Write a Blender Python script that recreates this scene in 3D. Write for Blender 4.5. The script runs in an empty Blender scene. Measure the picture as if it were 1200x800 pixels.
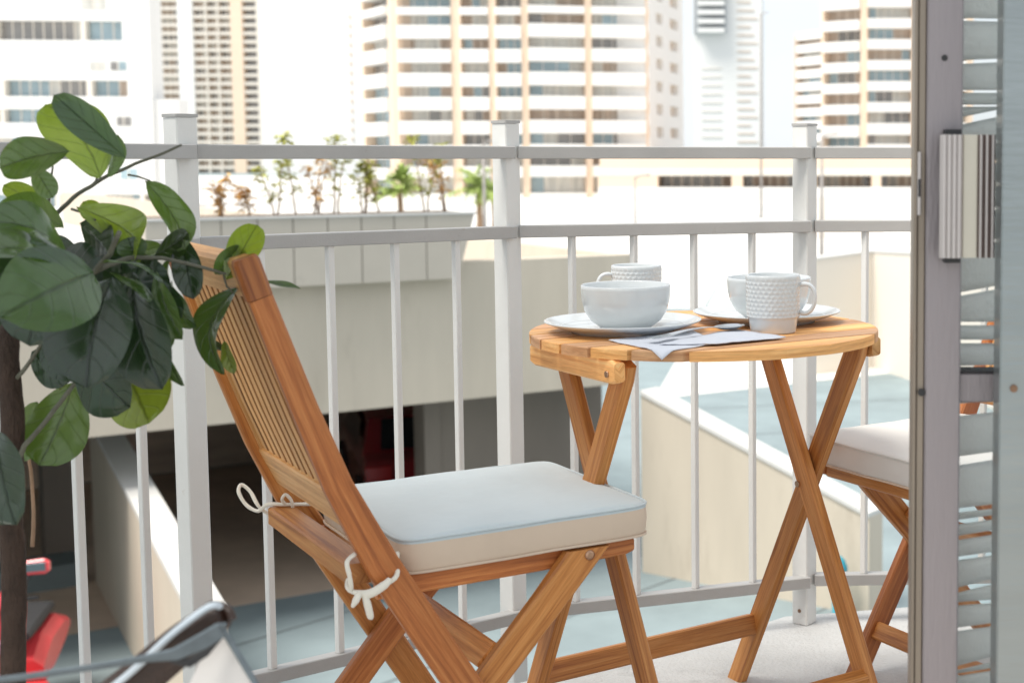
import bpy, bmesh, math, random
from mathutils import Vector, Matrix, noise as mnoise
V = Vector
R = math.radians
random.seed(7)
scene = bpy.context.scene
col = scene.collection

# ------------------------------------------------------------------ camera
F, PXC, PYC, HOR, CAM_H = 1700.0, 930.0, 326.0, 185.0, 0.99      # in pixels of the 1200x800 photograph
PITCH = math.atan((PYC - HOR) / F)
cam_d = bpy.data.cameras.new('camera'); cam = bpy.data.objects.new('camera', cam_d); col.objects.link(cam)
cam.location = (0, 0, CAM_H); cam.rotation_euler = (R(90) - PITCH, 0, 0)
cam_d.sensor_width = 36; cam_d.sensor_fit = 'HORIZONTAL'; cam_d.lens = F / 1200 * 36
cam_d.shift_x = (600 - PXC) / 1200; cam_d.shift_y = (PYC - 400) / 1200
cam_d.clip_start = 0.05; cam_d.clip_end = 6000
cam_d.dof.use_dof = True; cam_d.dof.focus_distance = 2.45; cam_d.dof.aperture_fstop = 6.3
scene.camera = cam
_c, _s = math.cos(PITCH), math.sin(PITCH)
FWD, UP, RT, ORG = V((0, _c, -_s)), V((0, _s, _c)), V((1, 0, 0)), V((0, 0, CAM_H))
def ray(x, y): return FWD * F + RT * (x - PXC) - UP * (y - PYC)
def at(x, y, Y):
    r = ray(x, y); return ORG + r * (Y / r.y)
def onz(x, y, z):
    r = ray(x, y); return ORG + r * ((z - CAM_H) / r.z)

# ------------------------------------------------------------------ materials
def newmat(name):
    m = bpy.data.materials.new(name); m.use_nodes = True
    nt = m.node_tree; b = nt.nodes['Principled BSDF']
    return m, nt, b
def nd(nt, t, **kw):
    n = nt.nodes.new(t)
    for k, v in kw.items():
        if k in n.inputs.keys(): n.inputs[k].default_value = v
        else: setattr(n, k, v)
    return n
def ramp(nt, fac, stops):
    r = nt.nodes.new('ShaderNodeValToRGB'); nt.links.new(fac, r.inputs[0])
    e = r.color_ramp.elements
    while len(e) < len(stops): e.new(0.5)
    for i, (p, c) in enumerate(stops):
        e[i].position = p; e[i].color = (*c, 1) if len(c) == 3 else c
    return r.outputs[0]
def mul(c, k): return tuple(min(1, x * k) for x in c)
def mat_plain(name, c, rough=.6, var=.1, scale=8, bump=.0, bscale=60, metal=0, spec=.5, stretch=(1, 1, 1), dirt=None, coat=0):
    m, nt, b = newmat(name)
    tc = nd(nt, 'ShaderNodeTexCoord'); mp = nd(nt, 'ShaderNodeMapping'); mp.inputs['Scale'].default_value = stretch
    nt.links.new(tc.outputs['Object'], mp.inputs[0])
    n = nd(nt, 'ShaderNodeTexNoise', Scale=scale, Detail=6, Roughness=.6); nt.links.new(mp.outputs[0], n.inputs['Vector'])
    colr = ramp(nt, n.outputs[0], [(.3, mul(c, 1 - var)), (.7, mul(c, 1 + var))])
    if dirt:
        n2 = nd(nt, 'ShaderNodeTexNoise', Scale=dirt[1], Detail=8, Roughness=.7); nt.links.new(mp.outputs[0], n2.inputs['Vector'])
        f = ramp(nt, n2.outputs[0], [(dirt[2], (0, 0, 0)), (dirt[2] + .18, (1, 1, 1))])
        mx = nd(nt, 'ShaderNodeMix', data_type='RGBA'); nt.links.new(f, mx.inputs[0]); nt.links.new(colr, mx.inputs[6]); mx.inputs[7].default_value = (*dirt[0], 1)
        colr = mx.outputs[2]
    nt.links.new(colr, b.inputs['Base Color'])
    b.inputs['Roughness'].default_value = rough; b.inputs['Metallic'].default_value = metal
    b.inputs['Specular IOR Level'].default_value = spec; b.inputs['Coat Weight'].default_value = coat
    if bump:
        n3 = nd(nt, 'ShaderNodeTexNoise', Scale=bscale, Detail=4); nt.links.new(mp.outputs[0], n3.inputs['Vector'])
        bp = nd(nt, 'ShaderNodeBump', Strength=bump, Distance=.01); nt.links.new(n3.outputs[0], bp.inputs['Height']); nt.links.new(bp.outputs[0], b.inputs['Normal'])
    return m
def mat_wood(name, dark, mid, light, rough=.48):
    m, nt, b = newmat(name)
    uv = nd(nt, 'ShaderNodeUVMap'); oi = nd(nt, 'ShaderNodeObjectInfo')
    off = nd(nt, 'ShaderNodeVectorMath', operation='SCALE'); off.inputs[0].default_value = (13.1, 7.7, 3.3); nt.links.new(oi.outputs['Random'], off.inputs['Scale'])
    ad = nd(nt, 'ShaderNodeVectorMath', operation='ADD'); nt.links.new(uv.outputs[0], ad.inputs[0]); nt.links.new(off.outputs[0], ad.inputs[1])
    def mapped(sc):
        mp = nd(nt, 'ShaderNodeMapping'); mp.inputs['Scale'].default_value = sc; nt.links.new(ad.outputs[0], mp.inputs[0]); return mp.outputs[0]
    n1 = nd(nt, 'ShaderNodeTexNoise', Scale=1, Detail=5, Roughness=.65, Distortion=.6); nt.links.new(mapped((3.5, 90, 1)), n1.inputs['Vector'])
    n2 = nd(nt, 'ShaderNodeTexNoise', Scale=1, Detail=3, Roughness=.6); nt.links.new(mapped((40, 700, 1)), n2.inputs['Vector'])
    n3 = nd(nt, 'ShaderNodeTexNoise', Scale=1, Detail=2); nt.links.new(mapped((1.3, 7, 1)), n3.inputs['Vector'])
    c1 = ramp(nt, n1.outputs[0], [(.30, dark), (.5, mid), (.72, light)])
    hsv = nd(nt, 'ShaderNodeHueSaturation')
    mr = nd(nt, 'ShaderNodeMapRange'); nt.links.new(n3.outputs[0], mr.inputs[0]); mr.inputs[1].default_value = .3; mr.inputs[2].default_value = .7; mr.inputs[3].default_value = .72; mr.inputs[4].default_value = 1.22
    mr2 = nd(nt, 'ShaderNodeMapRange'); nt.links.new(n2.outputs[0], mr2.inputs[0]); mr2.inputs[1].default_value = .35; mr2.inputs[2].default_value = .65; mr2.inputs[3].default_value = .88; mr2.inputs[4].default_value = 1.06
    mm = nd(nt, 'ShaderNodeMath', operation='MULTIPLY'); nt.links.new(mr.outputs[0], mm.inputs[0]); nt.links.new(mr2.outputs[0], mm.inputs[1])
    mo = nd(nt, 'ShaderNodeMapRange'); nt.links.new(oi.outputs['Random'], mo.inputs[0]); mo.inputs[3].default_value = .84; mo.inputs[4].default_value = 1.2
    mm2 = nd(nt, 'ShaderNodeMath', operation='MULTIPLY'); nt.links.new(mm.outputs[0], mm2.inputs[0]); nt.links.new(mo.outputs[0], mm2.inputs[1])
    nt.links.new(c1, hsv.inputs['Color']); nt.links.new(mm2.outputs[0], hsv.inputs['Value'])
    nt.links.new(hsv.outputs[0], b.inputs['Base Color'])
    b.inputs['Roughness'].default_value = rough
    bp = nd(nt, 'ShaderNodeBump', Strength=.25, Distance=.002); nt.links.new(n1.outputs[0], bp.inputs['Height']); nt.links.new(bp.outputs[0], b.inputs['Normal'])
    return m
def mat_fabric(name, c, weave=900):
    m, nt, b = newmat(name)
    tc = nd(nt, 'ShaderNodeTexCoord')
    n = nd(nt, 'ShaderNodeTexNoise', Scale=6, Detail=5); nt.links.new(tc.outputs['Object'], n.inputs['Vector'])
    nt.links.new(ramp(nt, n.outputs[0], [(.3, mul(c, .93)), (.7, mul(c, 1.04))]), b.inputs['Base Color'])
    w = nd(nt, 'ShaderNodeTexNoise', Scale=weave, Detail=1); nt.links.new(tc.outputs['Object'], w.inputs['Vector'])
    w2 = nd(nt, 'ShaderNodeTexNoise', Scale=9, Detail=3); nt.links.new(tc.outputs['Object'], w2.inputs['Vector'])
    bp = nd(nt, 'ShaderNodeBump', Strength=.25, Distance=.001); nt.links.new(w.outputs[0], bp.inputs['Height'])
    bp2 = nd(nt, 'ShaderNodeBump', Strength=.35, Distance=.02); nt.links.new(w2.outputs[0], bp2.inputs['Height']); nt.links.new(bp.outputs[0], bp2.inputs['Normal'])
    nt.links.new(bp2.outputs[0], b.inputs['Normal'])
    b.inputs['Roughness'].default_value = .9; b.inputs['Sheen Weight'].default_value = .2
    return m
def mat_leaf(name, top, under, trans):
    m, nt, b = newmat(name)
    uv = nd(nt, 'ShaderNodeUVMap'); geo = nd(nt, 'ShaderNodeNewGeometry'); oi = nd(nt, 'ShaderNodeObjectInfo')
    sep = nd(nt, 'ShaderNodeSeparateXYZ'); nt.links.new(uv.outputs[0], sep.inputs[0])
    # side veins: stripes in u - 0.55*|v|
    av = nd(nt, 'ShaderNodeMath', operation='ABSOLUTE'); nt.links.new(sep.outputs[1], av.inputs[0])
    k = nd(nt, 'ShaderNodeMath', operation='MULTIPLY_ADD'); nt.links.new(av.outputs[0], k.inputs[0]); k.inputs[1].default_value = -.28; nt.links.new(sep.outputs[0], k.inputs[2])
    fr = nd(nt, 'ShaderNodeMath', operation='MULTIPLY'); nt.links.new(k.outputs[0], fr.inputs[0]); fr.inputs[1].default_value = 5.5
    frr = nd(nt, 'ShaderNodeMath', operation='PINGPONG'); nt.links.new(fr.outputs[0], frr.inputs[0]); frr.inputs[1].default_value = .5
    vein = ramp(nt, frr.outputs[0], [(0, (.35, .35, .35)), (.09, (0, 0, 0))])
    mid = ramp(nt, av.outputs[0], [(0, (1, 1, 1)), (.07, (0, 0, 0))])
    vm = nd(nt, 'ShaderNodeMath', operation='MAXIMUM'); nt.links.new(vein, vm.inputs[0]); nt.links.new(mid, vm.inputs[1])
    n = nd(nt, 'ShaderNodeTexNoise', Scale=5, Detail=4); nt.links.new(uv.outputs[0], n.inputs['Vector'])
    ct = ramp(nt, n.outputs[0], [(.3, mul(top, .8)), (.7, mul(top, 1.25))])
    cu = ramp(nt, n.outputs[0], [(.3, mul(under, .85)), (.7, mul(under, 1.15))])
    mb = nd(nt, 'ShaderNodeMix', data_type='RGBA'); nt.links.new(geo.outputs['Backfacing'], mb.inputs[0]); nt.links.new(ct, mb.inputs[6]); nt.links.new(cu, mb.inputs[7])
    mv = nd(nt, 'ShaderNodeMix', data_type='RGBA'); nt.links.new(vm.outputs[0], mv.inputs[0]); nt.links.new(mb.outputs[2], mv.inputs[6])
    mv2 = nd(nt, 'ShaderNodeHueSaturation'); mv2.inputs['Value'].default_value = .6; nt.links.new(mb.outputs[2], mv2.inputs['Color']); nt.links.new(mv2.outputs[0], mv.inputs[7])
    hs = nd(nt, 'ShaderNodeHueSaturation'); nt.links.new(mv.outputs[2], hs.inputs['Color'])
    mr = nd(nt, 'ShaderNodeMapRange'); nt.links.new(oi.outputs['Random'], mr.inputs[0]); mr.inputs[3].default_value = .8; mr.inputs[4].default_value = 1.25; nt.links.new(mr.outputs[0], hs.inputs['Value'])
    nt.links.new(hs.outputs[0], b.inputs['Base Color'])
    b.inputs['Roughness'].default_value = .30; b.inputs['Specular IOR Level'].default_value = .75; b.inputs['Coat Weight'].default_value = .6; b.inputs['Coat Roughness'].default_value = .12
    bp = nd(nt, 'ShaderNodeBump', Strength=.6, Distance=.003); nt.links.new(vm.outputs[0], bp.inputs['Height']); bp.invert = True
    nt.links.new(bp.outputs[0], b.inputs['Normal'])
    tr = nd(nt, 'ShaderNodeBsdfTranslucent'); tv = nd(nt, 'ShaderNodeMix', data_type='RGBA'); nt.links.new(vm.outputs[0], tv.inputs[0]); tv.inputs[6].default_value = (*trans, 1); tv.inputs[7].default_value = (*mul(trans, .4), 1)
    nt.links.new(tv.outputs[2], tr.inputs['Color'])
    ms = nd(nt, 'ShaderNodeMixShader'); ms.inputs[0].default_value = .38
    nt.links.new(b.outputs[0], ms.inputs[1]); nt.links.new(tr.outputs[0], ms.inputs[2])
    nt.links.new(ms.outputs[0], nt.nodes['Material Output'].inputs[0])
    return m
def mat_glass(name, tint=(.8, .85, .86), mixf=.75, rough=.02, body=(.3, .33, .34)):
    m, nt, b = newmat(name)
    b.inputs['Base Color'].default_value = (*body, 1); b.inputs['Roughness'].default_value = rough; b.inputs['Specular IOR Level'].default_value = .8
    n = nd(nt, 'ShaderNodeTexNoise', Scale=3, Detail=3)
    tc = nd(nt, 'ShaderNodeTexCoord'); nt.links.new(tc.outputs['Object'], n.inputs['Vector'])
    f = nd(nt, 'ShaderNodeMapRange'); nt.links.new(n.outputs[0], f.inputs[0]); f.inputs[3].default_value = mixf - .04; f.inputs[4].default_value = mixf + .04
    t = nd(nt, 'ShaderNodeBsdfTransparent'); t.inputs[0].default_value = (*tint, 1)
    ms = nd(nt, 'ShaderNodeMixShader'); nt.links.new(f.outputs[0], ms.inputs[0]); nt.links.new(b.outputs[0], ms.inputs[1]); nt.links.new(t.outputs[0], ms.inputs[2])
    nt.links.new(ms.outputs[0], nt.nodes['Material Output'].inputs[0])
    return m

M = {}
M['wood'] = mat_wood('acacia_wood', (.30, .09, .018), (.55, .215, .05), (.70, .34, .11))
M['wood_red'] = mat_wood('acacia_wood_reddish', (.24, .065, .014), (.42, .135, .032), (.56, .23, .07), .5)
M['wood_top'] = mat_wood('acacia_wood_tabletop', (.38, .17, .07), (.54, .29, .14), (.66, .40, .21), .5)
M['wood_shade'] = mat_wood('acacia_shade_edge', (.17, .07, .022), (.27, .115, .035), (.36, .17, .055), .8)  # darker slat edges paint shade into the gaps of the backrest
M['wood_light'] = mat_wood('acacia_wood_pale', (.48, .20, .05), (.74, .38, .13), (.85, .52, .22), .5)
M['rail'] = mat_plain('grey_painted_metal', (.40, .395, .385), .5, .07, 6, .08, 300, dirt=((.27, .22, .17), 16, .64))
M['post'] = mat_plain('white_painted_metal', (.72, .72, .70), .5, .05, 5, .08, 300, dirt=((.36, .29, .22), 15, .66))
M['rust'] = mat_plain('rusty_metal', (.22, .13, .08), .8, .3, 60)
M['slab'] = mat_plain('balcony_concrete', (.53, .53, .52), .8, .10, 7, .5, 120, dirt=((.30, .29, .28), 5, .58))
M['beam'] = mat_plain('beige_painted_concrete', (.58, .51, .415), .85, .07, 1.6, .3, 9, stretch=(1, 1, .22), dirt=((.46, .395, .315), 1.3, .56))
M['capwhite'] = mat_plain('pale_coping_concrete', (.62, .61, .585), .8, .05, 1.5)
M['planter'] = mat_plain('warm_grey_render', (.52, .47, .40), .85, .05, 1.5, dirt=((.33, .30, .25), .8, .6))
M['dark_wall'] = mat_plain('stained_garage_wall', (.60, .47, .37), .9, .5, .35, stretch=(.5, .5, 3.0))
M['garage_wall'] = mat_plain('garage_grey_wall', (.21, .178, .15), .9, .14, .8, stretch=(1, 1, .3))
M['street'] = mat_plain('shade_tinted_concrete', (.23, .285, .30), .85, .14, .9, .3, 14, dirt=((.19, .235, .245), .22, .60))  # the yard's shade is painted in as a dark bluish base colour
M['white'] = mat_plain('white_building_render', (.80, .79, .77), .85, .03, .05)
M['cream'] = mat_plain('cream_building_render', (.78, .72, .64), .85, .03, .05)
M['peach'] = mat_plain('peach_building_render', (.82, .65, .50), .85, .05, .05)
M['tan'] = mat_plain('warm_shade_tan_render', (.60, .48, .38), .85, .06, .05)
M['glassA'] = mat_plain('window_glass_blue_hazed', (.34, .45, .50), .15, .3, .12, spec=.8)  # far window tones paled to stand in for haze and flare
M['glassB'] = mat_plain('window_glass_dark_hazed', (.27, .26, .25), .15, .35, .12, spec=.8)
M['curtain'] = mat_plain('window_curtain_hazed', (.60, .59, .55), .8, .25, 1.2, stretch=(3, 3, .2))
M['curtain2'] = mat_plain('window_curtain_tan_hazed', (.47, .38, .31), .8, .25, .6, stretch=(3, 3, .2))
M['grey_b'] = mat_plain('grey_cladding', (.36, .38, .40), .7, .05, .1)
M['ceramic'] = mat_plain('white_glazed_ceramic', (.64, .67, .68), .16, .02, 9, coat=.3)
M['ceramic_rim'] = mat_plain('pale_ceramic_edge', (.72, .74, .75), .2, .03, 20)
M['napkin'] = mat_fabric('lavender_white_napkin', (.60, .63, .70), 1500)
M['cushion'] = mat_fabric('sky_tinted_seat_fabric', (.54, .61, .635))  # bluish sky light painted into the cushion top
M['cushion_side'] = mat_fabric('warm_tinted_seat_gusset', (.66, .53, .41))  # warm bounce light painted into the cushion sides
M['cushion_b'] = mat_fabric('white_seat_fabric', (.70, .69, .66))
M['cord'] = mat_fabric('cream_cotton_cord', (.82, .78, .68), 2500)
M['steel'] = mat_plain('polished_steel', (.62, .64, .66), .18, .03, 20, metal=1)
M['bolt'] = mat_plain('copper_bolt_head', (.48, .30, .20), .35, .1, 80, metal=1)
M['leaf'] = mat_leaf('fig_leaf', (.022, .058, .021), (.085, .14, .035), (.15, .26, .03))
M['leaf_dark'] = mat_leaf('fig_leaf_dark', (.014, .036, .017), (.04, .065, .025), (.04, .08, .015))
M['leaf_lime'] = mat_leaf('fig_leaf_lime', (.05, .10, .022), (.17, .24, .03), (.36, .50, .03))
M['bark'] = mat_plain('brown_bark', (.055, .034, .024), .9, .4, 40, .9, 160, stretch=(1, 1, .4))
M['twig'] = mat_plain('grey_green_twig', (.12, .12, .09), .8, .2, 40)
M['door_metal'] = mat_plain('mauve_grey_aluminium', (.33, .295, .305), .42, .06, 3, .15, 200, metal=.35, stretch=(1, 1, .15), dirt=((.38, .30, .29), 6, .68))
M['door_edge'] = mat_plain('brown_worn_aluminium', (.30, .25, .20), .45, .2, 18, metal=.4, stretch=(1, 1, .1))
M['brushed'] = mat_plain('brushed_aluminium', (.33, .36, .365), .3, .10, 5, .1, 60, metal=.75, stretch=(.3, 1, 2.5))
M['handle_light'] = mat_plain('champagne_aluminium', (.60, .55, .53), .35, .05, 12, metal=.5)
M['handle_cream'] = mat_plain('cream_aluminium', (.62, .58, .49), .4, .04, 12, metal=.3)
M['handle_dark'] = mat_plain('brown_rubber_strip', (.12, .08, .07), .5, .1, 12)
M['black'] = mat_plain('black_rubber', (.03, .03, .032), .6, .1, 20)
M['blind'] = mat_plain('grey_blind_slat', (.82, .84, .83), .7, .05, 30, .4, 300, stretch=(1, 1, .6))
_m, _nt, _b = M['blind'], M['blind'].node_tree, M['blind'].node_tree.nodes['Principled BSDF']
_t = _nt.nodes.new('ShaderNodeBsdfTranslucent'); _t.inputs[0].default_value = (.92, .93, .91, 1); _x = _nt.nodes.new('ShaderNodeMixShader'); _x.inputs[0].default_value = .5
_nt.links.new(_b.outputs[0], _x.inputs[1]); _nt.links.new(_t.outputs[0], _x.inputs[2]); _nt.links.new(_x.outputs[0], _nt.nodes['Material Output'].inputs[0])
M['room'] = mat_plain('room_white_paint', (.75, .74, .72), .8, .02, 2)
M['roomfloor'] = mat_plain('room_floor_tile', (.45, .42, .38), .5, .08, 3)
M['leather'] = mat_plain('dark_brown_leather', (.035, .016, .010), .38, .2, 25, .3, 250)
M['bagwhite'] = mat_fabric('white_canvas', (.68, .66, .64))
M['strap'] = mat_plain('slate_grey_strap', (.12, .15, .17), .55, .15, 60)
M['piping_or_highlight'] = mat_plain('pale_blue_highlight', (.55, .62, .68), .35, .08, 40)
M['red'] = mat_plain('coral_red_plastic', (.75, .07, .08), .25, .06, 3, coat=.5)
M['pink'] = mat_plain('pink_flower_sticker', (.85, .32, .50), .4, .25, 9)
M['car_red'] = mat_plain('dark_red_car_paint', (.32, .025, .03), .2, .1, 2, coat=.7)
M['car_glass'] = mat_plain('car_glass', (.02, .025, .03), .08, .1, 3)
M['tyre'] = mat_plain('tyre_rubber', (.03, .03, .03), .8, .1, 20)
M['lamp_red'] = mat_plain('red_tail_lamp', (.45, .02, .02), .2, .05, 3)
M['chrome'] = mat_plain('grey_wheel_metal', (.4, .42, .45), .3, .05, 5, metal=.9)
M['mirror_glass'] = mat_plain('mirror_glass', (.16, .2, .22), .08, .05, 3, metal=.8)
M['teal'] = mat_plain('teal_paint', (.02, .28, .36), .5, .1, 12)
M['fol_lime'] = mat_plain('yellow_green_foliage', (.42, .42, .08), .7, .3, 9)
M['fol_orange'] = mat_plain('orange_brown_foliage', (.62, .38, .12), .7, .3, 9)
M['fol_green'] = mat_plain('palm_green_foliage', (.33, .42, .11), .7, .3, 6)
M['stem'] = mat_plain('dry_brown_stem', (.34, .22, .14), .8, .2, 20)
M['soil'] = mat_plain('planter_soil', (.13, .09, .06), .95, .3, 8)
M['lamp_grey'] = mat_plain('lamp_post_grey', (.34, .31, .29), .6, .1, 5)

# ------------------------------------------------------------------ object helpers
def tag(o, label=None, cat=None, group=None, kind=None):
    if label: o['label'] = label
    if cat: o['category'] = cat
    if group: o['group'] = group
    if kind: o['kind'] = kind
    return o
def empty(name, label, cat, loc=(0, 0, 0), rz=0, group=None):
    o = bpy.data.objects.new(name, None); col.objects.link(o); o.location = loc; o.rotation_euler = (0, 0, rz); o.empty_display_size = .1
    return tag(o, label, cat, group)
class MB:
    """collects shapes into one mesh, with UVs (u along the length) and per-face material slots"""
    def __init__(s): s.bm = bmesh.new(); s.uv = s.bm.loops.layers.uv.new('UVMap'); s.mi = 0; s.smooth = False
    def face(s, vs, uvs=None, smooth=None):
        try: f = s.bm.faces.new(vs)
        except ValueError: return None
        f.material_index = s.mi; f.smooth = s.smooth if smooth is None else smooth
        if uvs:
            for l, q in zip(f.loops, uvs): l[s.uv].uv = q
        return f
    def quad(s, a, b, c, d): return s.face([s.bm.verts.new(p) for p in (a, b, c, d)], [(0, 0), (1, 0), (1, 1), (0, 1)])
    def sweep(s, pts, side, w, t, ch=.0025, z0=None, uoff=0.0, ends=(None, None), edge_mi=None):
        """board: section t along `side`, w across; pts = path; w may be a list; ends=(z,z): cut that end level at z"""
        pts = [V(p) for p in pts]; side = V(side).normalized(); n = len(pts)
        ws = w if isinstance(w, (list, tuple)) else [w] * n
        rings = []; u = uoff
        for i, p in enumerate(pts):
            if i == 0: T = (pts[1] - pts[0])
            elif i == n - 1: T = (pts[-1] - pts[-2])
            else: T = (pts[i + 1] - pts[i]).normalized() + (pts[i] - pts[i - 1]).normalized()
            T.normalize(); sd = (side - T * side.dot(T)).normalized(); b = T.cross(sd).normalized()
            hw, ht = ws[i] / 2, t / 2; c = min(ch, hw * .6, ht * .6)
            prof = [(-ht + c, -hw), (ht - c, -hw), (ht, -hw + c), (ht, hw - c), (ht - c, hw), (-ht + c, hw), (-ht, hw - c), (-ht, -hw + c)]
            vs = []
            for (x, y) in prof:
                q = p + sd * x + b * y
                e = ends[0] if i == 0 else ends[1] if i == n - 1 else None
                if e is not None and abs(T.z) > .05: q = q + T * ((e - q.z) / T.z)
                vs.append(s.bm.verts.new(q))
            if i: u += (pts[i] - pts[i - 1]).length
            rings.append((vs, u, ws[i]))
        for k in range(n - 1):
            A, ua, wa = rings[k]; B, ub, wb = rings[k + 1]
            def yy(q): return [-t / 2, t / 2, t / 2 + .003, t / 2 + .003 + q, .05 + t, .05 + 2 * t, .1 + q / 2 + .003, .1 - q / 2, .1 - q / 2 - .003]
            y1, y2 = yy(wa), yy(wb); keep = s.mi
            for j in range(8):
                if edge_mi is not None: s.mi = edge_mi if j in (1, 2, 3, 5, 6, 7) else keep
                s.face([A[j], A[(j + 1) % 8], B[(j + 1) % 8], B[j]], [(ua, y1[j]), (ua, y1[j + 1]), (ub, y2[j + 1]), (ub, y2[j])])
            s.mi = keep
        s.face(rings[0][0][::-1], [(.01 * math.cos(j * .785), .012 * j) for j in range(8)]); s.face(rings[-1][0], [(.01 * math.cos(j * .785), .012 * j) for j in range(8)])
        return s
    def box(s, a, b, ch=0):
        """axis-aligned box from corner a to corner b, longest axis is the grain"""
        a, b = V(a), V(b); d = b - a; c = (a + b) / 2
        ax = max(range(3), key=lambda i: abs(d[i])); sa = (ax + 1) % 3; wb = (ax + 2) % 3
        e = V((0, 0, 0)); e[ax] = d[ax] / 2; sd = V((0, 0, 0)); sd[sa] = 1
        return s.sweep([c - e, c + e], sd, abs(d[wb]), abs(d[sa]), ch if ch else .0001)
    def obox(s, c, e, n, le, ln, z0, z1):
        """box centred at c(x,y), length le along unit e, ln along unit n, from z0 to z1"""
        c, e, n = V((c[0], c[1], 0)), V(e), V(n)
        P = [c + e * (sx * le / 2) + n * (sy * ln / 2) for sx, sy in ((-1, -1), (1, -1), (1, 1), (-1, 1))]
        lo = [s.bm.verts.new((p.x, p.y, z0)) for p in P]; hi = [s.bm.verts.new((p.x, p.y, z1)) for p in P]
        s.face(lo[::-1]); s.face(hi)
        for i in range(4): s.face([lo[i], lo[(i + 1) % 4], hi[(i + 1) % 4], hi[i]])
        return s
    def tube(s, pts, r, n=10, closed=False):
        pts = [V(p) for p in pts]; m = len(pts); rs = r if isinstance(r, (list, tuple)) else [r] * m
        ref = None; rings = []; u = 0
        for i, p in enumerate(pts):
            if closed: T = pts[(i + 1) % m] - pts[i - 1]
            else: T = pts[min(i + 1, m - 1)] - pts[max(i - 1, 0)]
            T.normalize()
            if ref is None: ref = V((0, 0, 1)) if abs(T.z) < .9 else V((1, 0, 0))
            a = (ref - T * ref.dot(T)).normalized(); ref = a; b = T.cross(a)
            if i: u += (pts[i] - pts[i - 1]).length
            rings.append(([s.bm.verts.new(p + (a * math.cos(k * 2 * math.pi / n) + b * math.sin(k * 2 * math.pi / n)) * rs[i]) for k in range(n)], u))
        for i in range(m if closed else m - 1):
            A, ua = rings[i]; B, ub = rings[(i + 1) % m]
            for k in range(n): s.face([A[k], A[(k + 1) % n], B[(k + 1) % n], B[k]], [(ua, k / n * .05), (ua, (k + 1) / n * .05), (ub, (k + 1) / n * .05), (ub, k / n * .05)], True)
        if not closed: s.face(rings[0][0][::-1]); s.face(rings[-1][0])
        return s
    def lathe(s, prof, n=64, c=(0, 0, 0), fn=None, cap=True):
        c = V(c); rings = []
        for (r, z) in prof:
            ring = []
            for k in range(n):
                a = 2 * math.pi * k / n; rr = r + (fn(a, z, r) if fn else 0)
                ring.append(s.bm.verts.new(c + V((rr * math.cos(a), rr * math.sin(a), z))))
            rings.append(ring)
        for i in range(len(rings) - 1):
            A, B = rings[i], rings[i + 1]
            for k in range(n): s.face([A[k], A[(k + 1) % n], B[(k + 1) % n], B[k]], None, True)
        if cap: s.face(rings[0][::-1]); s.face(rings[-1])
        return s
    def build(s, name, mats, parent=None, loc=None, rot=None, recalc=True):
        me = bpy.data.meshes.new(name)
        if recalc: bmesh.ops.recalc_face_normals(s.bm, faces=s.bm.faces)
        s.bm.to_mesh(me); s.bm.free()
        for m in (mats if isinstance(mats, (list, tuple)) else [mats]): me.materials.append(m)
        o = bpy.data.objects.new(name, me); col.objects.link(o)
        if parent: o.parent = parent
        if loc is not None: o.location = loc
        if rot is not None: o.rotation_euler = rot
        return o
def struct(name, mb, mats): return tag(mb.build(name, mats), kind='structure')
def copy_tree(o, parent=None):
    c = o.copy(); col.objects.link(c)
    if parent: c.parent = parent
    for ch in list(o.children): copy_tree(ch, c)
    return c

# ------------------------------------------------------------------ sky and sun
SUN_EL, SUN_AZ = R(62), R(-52)                    # sun stands behind the photographer, a little to the left
world = bpy.data.worlds.new('World'); scene.world = world; world.use_nodes = True
wn = world.node_tree; bg = wn.nodes['Background']
sky = wn.nodes.new('ShaderNodeTexSky'); sky.sky_type = 'NISHITA'; sky.sun_disc = False
sky.sun_elevation = SUN_EL; sky.dust_density = 1.5; sky.air_density = 1.0; sky.ozone_density = 1.0; sky.altitude = 0
sd = V((math.sin(SUN_AZ) * -1 * -1, -math.cos(SUN_AZ), 0)); 
sun_dir = V((math.sin(SUN_AZ) * math.cos(SUN_EL), -math.cos(SUN_AZ) * math.cos(SUN_EL), math.sin(SUN_EL)))   # towards the sun
sky.sun_rotation = math.atan2(sun_dir.x, sun_dir.y)
# bright thin haze and cloud over the blue
wtc = wn.nodes.new('ShaderNodeTexCoord'); wmp = wn.nodes.new('ShaderNodeMapping'); wmp.inputs['Scale'].default_value = (1, 1, 2.5); wn.links.new(wtc.outputs['Generated'], wmp.inputs[0])
wnz = wn.nodes.new('ShaderNodeTexNoise'); wnz.inputs['Scale'].default_value = 2.2; wnz.inputs['Detail'].default_value = 7; wn.links.new(wmp.outputs[0], wnz.inputs['Vector'])
wmr = wn.nodes.new('ShaderNodeMapRange'); wmr.inputs[1].default_value = .35; wmr.inputs[2].default_value = .65; wmr.inputs[3].default_value = .75; wmr.inputs[4].default_value = .97; wn.links.new(wnz.outputs[0], wmr.inputs[0])
wmx = wn.nodes.new('ShaderNodeMix'); wmx.data_type = 'RGBA'; wn.links.new(wmr.outputs[0], wmx.inputs[0]); wn.links.new(sky.outputs[0], wmx.inputs[6]); wmx.inputs[7].default_value = (7.3, 7.6, 7.9, 1)
wn.links.new(wmx.outputs[2], bg.inputs[0]); bg.inputs[1].default_value = 0.15
sl = bpy.data.lights.new('sun', 'SUN'); sl.energy = 5.0; sl.angle = R(30); sl.color = (1, .95, .87)
so = bpy.data.objects.new('sun', sl); col.objects.link(so); so.rotation_euler = sun_dir.to_track_quat('Z', 'Y').to_euler()
scene.view_settings.view_transform = 'Standard'; scene.view_settings.look = 'None'; scene.view_settings.exposure = 0; scene.view_settings.gamma = 1
scene.cycles.max_bounces = 8; scene.cycles.diffuse_bounces = 5; scene.cycles.transparent_max_bounces = 16

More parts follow.
